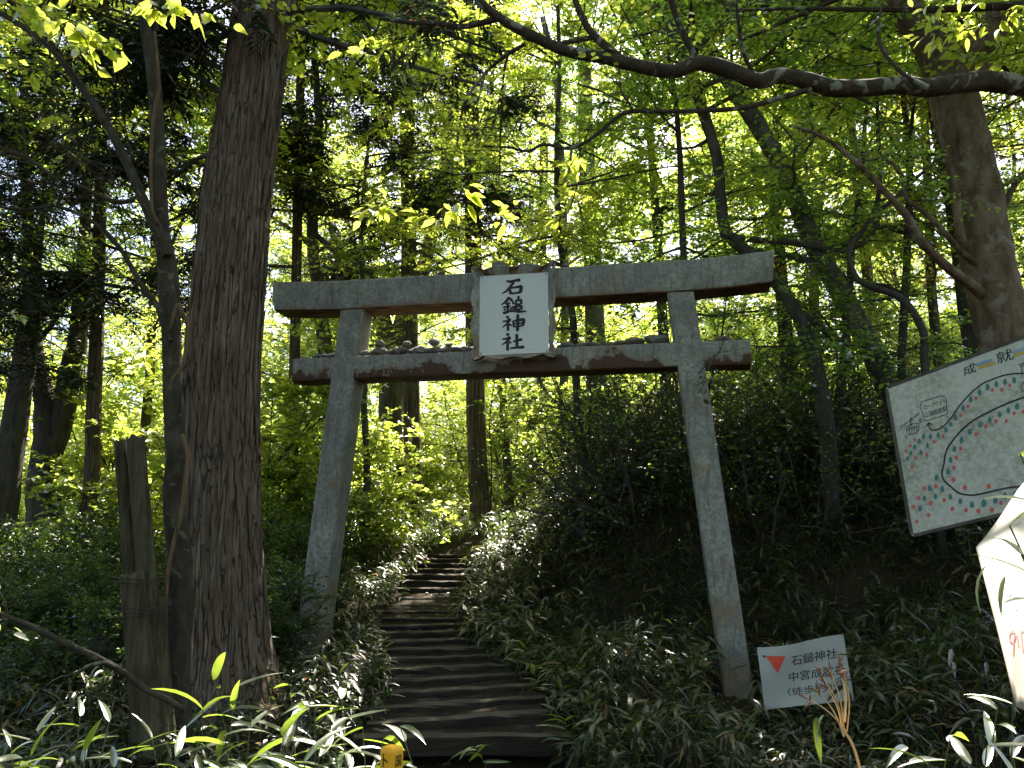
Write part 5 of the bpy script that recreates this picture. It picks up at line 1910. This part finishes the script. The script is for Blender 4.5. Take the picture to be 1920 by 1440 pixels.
# ------------------------------------------------------------------ sasa bamboo ground cover
def sasa_mass(name, label, pts, h, nleaf, ln, wd_, mat, seed, up=.35, stems=True, prof='blade3'):
    r_ = np.random.default_rng(seed)
    n_ = len(pts)
    clump = np.sin(pts[:, 0] * 2.3 + 1.3 * np.sin(pts[:, 1] * 1.7 + seed)) * np.sin(pts[:, 1] * 2.9 + seed) + .5 * np.sin(pts[:, 0] * 5.1 + pts[:, 1] * 4.3)
    hh = np.broadcast_to(h, (n_,)) * r_.uniform(.55, 1.2, n_) * (1 + .32 * clump)
    hh = np.maximum(hh, .08)
    lean = r_.standard_normal((n_, 2)) * .22 * hh[:, None]
    top = pts + np.c_[lean, hh]
    k = r_.uniform(.45, 1.0, (n_, nleaf))
    base = pts[:, None] + (top - pts)[:, None] * k[..., None]
    base[..., :2] += lean[:, None] * (k ** 2 - k)[..., None] * .5
    az = r_.uniform(0, 2 * math.pi, (n_, nleaf))
    el = r_.normal(up, .35, (n_, nleaf))
    d = np.stack([np.cos(az) * np.cos(el), np.sin(az) * np.cos(el), np.sin(el)], -1).reshape(-1, 3)
    L = (ln * r_.uniform(.6, 1.2, (n_, nleaf))).ravel()
    nrm = np.array([0, 0, 1.]) + r_.standard_normal(d.shape) * .3
    dr_ = r_.uniform(.25, .75, len(L))
    g = [leaf_geo(base.reshape(-1, 3), d, nrm, L, L * wd_, prof, .12, dr_)]
    o = thing(name, pts.mean(0), label, 'ground cover')
    del o['category']
    o['kind'] = 'stuff'
    raw_part('leaves', *g[0], mat, o, 'stuff')
    if stems:
        a = np.array([.0035, 0, 0])
        b = np.array([0, .0035, 0])
        V = np.stack([pts + a, pts - a * .5 + b, pts - a * .5 - b, top], 1)
        o_ = np.arange(n_)[:, None] * 4
        raw_part('stems', V.reshape(-1, 3), np.concatenate([o_ + [0, 1, 3], o_ + [1, 2, 3], o_ + [2, 0, 3]]), M['sasa_stem'], o, 'stuff')
    return o


def scatter(n_, xr, yr, seed, keep):
    r_ = np.random.default_rng(seed)
    x, y = r_.uniform(*xr, n_), r_.uniform(*yr, n_)
    k = keep(x, y)
    x, y = x[k], y[k]
    return np.c_[x, y, ground_z(x, y)]


side = lambda x, y, m: abs(x - stair_cx(y)) > m
rp = TPOS + TORI @ np.array([HB, 0, 0])
lp = TPOS + TORI @ np.array([-HB, 0, 0])
infront = lambda x, y, q, w: (abs(x - q[0] * y / q[1]) < w) & (y < q[1] + .1) & (y > q[1] - 1.3)
free = lambda x, y: ~infront(x, y, rp, .24) & ~infront(x, y, lp, .26) & (np.hypot(x - cp[0][0], y - cp[0][1]) > .6)
bank = scatter(5200, (-.9, 7.5), (6.2, 15.5), 101, lambda x, y: (x > stair_cx(y) + .5 + .27 * smooth((10 - y) / 3)) & free(x, y) & ~((x > 1.6) & (x < 2.9) & (y < 7.6) & (y > 5.5)))
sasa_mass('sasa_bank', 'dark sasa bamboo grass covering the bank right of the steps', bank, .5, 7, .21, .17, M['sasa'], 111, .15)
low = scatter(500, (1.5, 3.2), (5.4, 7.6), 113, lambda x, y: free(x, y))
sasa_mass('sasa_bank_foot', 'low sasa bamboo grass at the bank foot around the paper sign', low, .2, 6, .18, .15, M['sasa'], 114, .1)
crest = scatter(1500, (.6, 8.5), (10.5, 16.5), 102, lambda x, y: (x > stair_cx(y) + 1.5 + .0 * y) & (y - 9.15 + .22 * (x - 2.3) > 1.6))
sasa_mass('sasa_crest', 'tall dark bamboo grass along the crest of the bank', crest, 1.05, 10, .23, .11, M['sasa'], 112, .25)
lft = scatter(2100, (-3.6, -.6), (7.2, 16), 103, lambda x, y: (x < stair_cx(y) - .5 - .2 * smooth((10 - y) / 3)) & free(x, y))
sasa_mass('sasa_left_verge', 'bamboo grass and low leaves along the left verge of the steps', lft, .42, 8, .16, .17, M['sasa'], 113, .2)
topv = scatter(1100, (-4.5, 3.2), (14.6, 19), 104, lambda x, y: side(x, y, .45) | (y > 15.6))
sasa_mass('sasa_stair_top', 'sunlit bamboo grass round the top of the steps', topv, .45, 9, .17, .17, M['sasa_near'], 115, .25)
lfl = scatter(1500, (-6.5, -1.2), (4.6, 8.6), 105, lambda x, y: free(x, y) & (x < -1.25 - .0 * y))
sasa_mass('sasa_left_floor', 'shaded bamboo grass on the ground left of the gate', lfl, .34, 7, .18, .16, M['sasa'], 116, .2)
# dry leaves lying about
r_ = np.random.default_rng(120)
lt = scatter(5200, (-5, 6), (5.5, 14), 121, lambda x, y: side(x, y, .5) | (r_.random(len(x)) < .35))
az = r_.uniform(0, 6.28, len(lt))
g = leaf_geo(lt + [0, 0, .015], np.c_[np.cos(az), np.sin(az), r_.normal(0, .15, len(lt))], np.array([0, 0, 1.]) + r_.standard_normal(lt.shape) * .3, r_.uniform(.05, .11, len(lt)), r_.uniform(.02, .045, len(lt)), 'blade3', .15, 0)
o = link('leaf_litter', mesh_from('leaf_litter', *g), M['litter'])
tag(o, 'dry brown fallen leaves scattered over the forest floor', None, None, 'stuff')

# ------------------------------------------------------------------ single sasa plants in front, each leaf a piece
def blade_mesh(k):
    r_ = np.random.default_rng(200 + k)
    v, f = [], []
    st = [(0, .10), (.06, .30), (.18, .46), (.38, .5), (.6, .43), (.8, .26), (.92, .11), (1, 0.0)]
    dp, cv = (.18, .42, .7, .3, .55)[k % 5], (.1, -.12, .05, .16, -.06)[k % 5]
    for s, w in st:
        c = np.array([s * (1 - .15 * dp * s), cv * s * s, -dp * s * s * .6])
        ww = w * .16
        for e in (-1, -.5, 0, .5, 1):
            v.append(c + np.array([0, e * ww, abs(e) * ww * .3]))
    for i in range(len(st) - 1):
        for j in range(4):
            f.append((i * 5 + j, i * 5 + j + 1, (i + 1) * 5 + j + 1, (i + 1) * 5 + j))
    me = mesh_from('leaf', np.array(v), f)
    me.materials.append(M['sasa_near'])
    shade_smooth(me)
    return me


BL = [blade_mesh(k) for k in range(5)]


def add_leaf(par, pos, az, el, roll, ln):
    o = bpy.data.objects.new('leaf', BL[int(rs.integers(5))])
    COL.objects.link(o)
    o.parent = par
    L = np.asarray(pos) - np.array(par['_wm']).reshape(4, 4)[:3, 3]
    o.matrix_local = Matrix.Translation(Vector(L)) @ Matrix.Rotation(az, 4, 'Z') @ Matrix.Rotation(-el, 4, 'Y') @ Matrix.Rotation(roll, 4, 'X') @ Matrix.Scale(ln, 4)
    return o


def sasa_plant(top_px, Y, n, ln, label, group, lean=None):
    tp_ = at(top_px[0], top_px[1], Y)
    le = np.array([rs.normal() * .12, rs.normal() * .1]) if lean is None else np.array(lean)
    b = np.array([tp_[0] - le[0], tp_[1] - le[1], 0])
    b = ground_pt(b)
    t = thing('sasa_plant', b, label, 'plant', group)
    pts = np.array([b - [0, 0, .05], b + (tp_ - b) * .35 - np.r_[le * .12, 0], b + (tp_ - b) * .7 - np.r_[le * .1, 0], tp_])
    mb = MB()
    trunk_mesh(mb, pts, [.004, .0036, .003, .002], 5, rs, 0, 3)
    mb.build('stem', M['sasa_stem'], t, fixn=False)
    a0 = rs.uniform(0, 6.3)
    for k in range(n):
        f_ = 1 - .55 * (k / n) ** 1.3
        q, _ = interp_path(pts, np.array([f_]))
        add_leaf(t, q[0], a0 + k * 2.4 + rs.normal() * .3, rs.normal(.32, .3), rs.normal(0, .35), ln * rs.uniform(.75, 1.15))
    return t


rs = np.random.default_rng(131)
SL = 'sasa plant with broad arching leaves in the clump at the lower left corner'
for (x, y, Y) in ((70, 1372, 3.7), (150, 1342, 3.6), (205, 1352, 3.5), (40, 1420, 3.3), (160, 1408, 3.2), (250, 1405, 3.3), (95, 1440, 3.0), (330, 1418, 3.4), (20, 1400, 4.0), (285, 1385, 3.9), (215, 1438, 3.0)):
    sasa_plant((x, y), Y, int(rs.integers(6, 9)), .19, SL, 'sasa plants at the lower left corner')
SL = 'tall sasa plant rising at the foot of the huge cedar trunk'
for (x, y, Y) in ((400, 1275, 4.6), (440, 1290, 4.4), (380, 1330, 4.2), (470, 1350, 4.0), (420, 1380, 3.7)):
    sasa_plant((x, y), Y, 7, .27, SL, 'sasa plants at the cedar foot')
SL = 'sunlit glossy sasa plant between the cedar and the yellow stake'
for (x, y, Y) in ((545, 1285, 4.1), (590, 1295, 3.9), (640, 1310, 3.8), (560, 1330, 3.6), (620, 1350, 3.5), (680, 1365, 3.4), (530, 1380, 3.3), (600, 1400, 3.2), (660, 1410, 3.1), (750, 1362, 3.35), (720, 1385, 3.3), (570, 1430, 3.0), (640, 1440, 2.9)):
    sasa_plant((x, y), Y, int(rs.integers(6, 9)), .22, SL, 'sunlit sasa plants left of the steps')
SL = 'sunlit sasa plant in the lower right corner'
for (x, y, Y) in ((1700, 1400, 2.9), (1780, 1390, 2.8), (1850, 1400, 2.7), (1900, 1290, 3.3), (1870, 1330, 3.2), (1740, 1432, 2.6), (1900, 1420, 2.5), (1820, 1432, 2.6)):
    sasa_plant((x, y), Y, 6, .20, SL, 'sasa plants in the lower right corner')
SL = 'sasa plant with yellowing tips hanging before the sunlit sheet sign'
for (x, y, Y) in ((1912, 850, 2.0), (1893, 985, 1.95), (1915, 1040, 1.9)):
    sasa_plant((x, y), Y, 5, .17, SL, 'sasa plants before the sheet sign', (-.45, .05))
SL = 'small sasa tuft growing on the edge of the timber steps'
for (x, y, Y) in ((715, 1195, 9.0), (720, 1240, 8.4), (725, 1300, 7.8), (890, 1400, 6.4), (755, 1085, 11.2), (910, 1150, 10.0)):
    sasa_plant((x, y), Y, 7, .22, SL, 'sasa tufts on the steps')
SL = 'sasa plant with arching leaves on the bank edge right of the steps'
for (x, y, Y) in ((930, 1160, 9.6), (950, 1200, 9.0), (985, 1215, 8.6), (1000, 1250, 8.2), (1030, 1240, 8.4), (1050, 1290, 7.8), (1080, 1260, 8.0), (1100, 1310, 7.4), (1140, 1290, 7.6), (1180, 1340, 7.0), (1230, 1330, 7.2), (1060, 1350, 7.0), (1120, 1370, 6.8)):
    sasa_plant((x, y), Y, 8, .24, SL, 'sasa plants on the bank edge')

for o in [q for q in S.objects if q.name.startswith('sasa_plant') and q.get('group') == 'sasa plants before the sheet sign'][1:2]:
    for (x, y, az_, el_, ln_) in ((1852, 1058, 3.3, -.75, .125), (1885, 1080, 3.7, -.9, .11)):
        add_leaf(o, at(x, y, 1.95), az_, el_, .4, ln_)

# dry grass stalk, sunlit, in front of the paper sign
rs = np.random.default_rng(141)
t = thing('dry_grass', ground_pt(at(1610, 1500, 2.7)), 'sunlit dry straw-coloured grass stalk in front of the paper sign', 'grass stalk')
b0 = at(1612, 1440, 2.7)
mb = MB()
q, r = px_path([(1640, 1560, 5), (1612, 1440, 5), (1598, 1395, 5), (1582, 1370, 5)], 2.7)
trunk_mesh(mb, q, r, 6, rs, 0, 3)
mb.build('stem', M['straw'], t)
for (x, y) in ((1508, 1305), (1530, 1292), (1538, 1262), (1545, 1278), (1556, 1255), (1572, 1238), (1574, 1250), (1583, 1262)):
    mb = MB()
    e = at(x, y, 2.7 + rs.normal() * .06)
    s_ = at(1582 + rs.normal() * 3, 1372 + rs.normal() * 8, 2.7)
    trunk_mesh(mb, [s_, s_ + (e - s_) * .5 + [.012, 0, .004], e], [.0024, .0022, .0014], 5, rs, 0, 3)
    mb.build('culm', M['straw'], t)
    mb = MB()
    for k in range(5):
        d = unit(unit(e - s_) + rs.standard_normal(3) * .55)
        a_ = e - (e - s_) * .04 * k
        mb.tube([a_, a_ + d * .012, a_ + d * .028], [.0012, .0032, .0008], 5)
    mb.build('spikelet', M['spikelet'], t)
for (x, y, az, el, ln) in ((1530, 1345, 4.4, -.9, .14), (1545, 1340, 3.6, -.6, .10), (1540, 1300, 3.3, -.2, .09)):
    add_leaf(t, at(x, y, 2.7), az, el, .3, ln)

# prints belong to the face they are printed on
for root, face in ((board, 'panel'), (psign, 'sheet'), (hsign, 'sheet'), (plaque, 'plate')):
    fo = next(c for c in root.children if c.name.split('.')[0] == face)
    for c in list(root.children):
        if c.name.split('.')[0] in ('winding_line', 'drawing', 'blue_stripe', 'ochre_stripe', 'lettering', 'teal_egg_mark', 'red_egg_mark', 'red_triangle', 'black_corner', 'faded_figure', 'faded_writing', 'character', 'nail'):
            c.parent = fo
# labels that tell the repeats apart
ORD = ['first', 'second', 'third', 'fourth', 'fifth', 'sixth', 'seventh', 'eighth', 'ninth', 'tenth', 'eleventh', 'twelfth', 'thirteenth', 'fourteenth', 'fifteenth', 'sixteenth', 'seventeenth', 'eighteenth', 'nineteenth', 'twentieth',
       'twenty-first', 'twenty-second', 'twenty-third', 'twenty-fourth', 'twenty-fifth', 'twenty-sixth', 'twenty-seventh', 'twenty-eighth', 'twenty-ninth', 'thirtieth'] + ['thirty-' + q for q in ('first', 'second', 'third', 'fourth', 'fifth', 'sixth', 'seventh', 'eighth', 'ninth')] + ['fortieth'] + ['forty-' + q for q in ('first', 'second', 'third', 'fourth', 'fifth')]
bpy.context.view_layer.update()


def column(o):
    p = np.array(o.matrix_world.translation)
    return p[0] / max(.2, p[1])


SHORT = {'sasa plants at the lower left corner': 'sasa plant from the left in the lower left corner clump',
         'sasa plants at the cedar foot': 'tall sasa plant from the left at the foot of the huge cedar',
         'sunlit sasa plants left of the steps': 'sunlit glossy sasa plant from the left between cedar and yellow stake',
         'sasa plants in the lower right corner': 'sunlit sasa plant from the left in the lower right corner',
         'sasa plants before the sheet sign': 'sasa plant from the left hanging before the sunlit sheet sign',
         'sasa tufts on the steps': 'small sasa tuft from the left on the timber steps',
         'sasa plants on the bank edge': 'arching sasa plant from the left on the bank edge right of the steps',
         'stones lined up on the tie beam between pillar and plaque': 'small stone from the left pillar in the row left of the plaque',
         'stones on the left stub of the tie beam': 'small dark stone from the left on the left stub of the tie beam',
         'stones on the right stub of the tie beam': 'small stone from the left on the right stub of the tie beam'}
byg = {}
for o in S.objects:
    if o.parent is None and 'group' in o:
        byg.setdefault(o['group'], []).append(o)
for g_, short in SHORT.items():
    for k, o in enumerate(sorted(byg.get(g_, []), key=column)):
        o['label'] = ORD[k] + ' ' + short
for k, o in enumerate(sorted([q for q in byg['stones on the tie beam between plaque and far pillar'] if 'flat dark' in q['label']], key=column)):
    o['label'] = ORD[k] + ' flat dark stone from the plaque on the tie beam right of it'
for g_, what in (('sunlit understorey shrubs', 'sunlit yellow-green shrub'), ('bright leafy trees deep in the forest', 'distant bright leafy tree')):
    zones = {}
    for o in byg[g_]:
        p = np.array(o.matrix_world.translation)
        c = 960 + F * p[0] / max(.2, p[1])
        if p[1] < 1:
            zn = 'added unseen behind the camera to cut sky light'
        elif c < 345:
            zn = 'left of the slim forked tree'
        elif c < 580:
            zn = 'between the huge cedar and the left pillar'
        elif c < 900:
            zn = 'seen through the left half of the gate'
        elif c < 1330:
            zn = 'seen through the right half of the gate'
        else:
            zn = 'right of the right pillar'
        zones.setdefault(zn, []).append(o)
    for zn, lst in zones.items():
        lst.sort(key=lambda q: q.location[1])
        for k, o in enumerate(lst):
            o['label'] = what + ' ' + zn + (', ' + ORD[k] + ' nearest there' if len(lst) > 1 and k < len(ORD) else '')
for k, o in enumerate(sorted(byg['thicket shrubs on the bank crest'], key=column)):
    o['label'] = ORD[k] + ' from the left among the ragged bare-stemmed thickets on the bank crest'
for k, o in enumerate(sorted(byg['shaded shrubs left of the gate'], key=column)):
    o['label'] = ORD[k] + ' from the left among the shaded small-leaved shrubs left of the gate'

# tidy helper properties
for o in THINGS:
    if '_wm' in o:
        del o['_wm']
for o in S.objects:
    if '_wm' in o:
        del o['_wm']
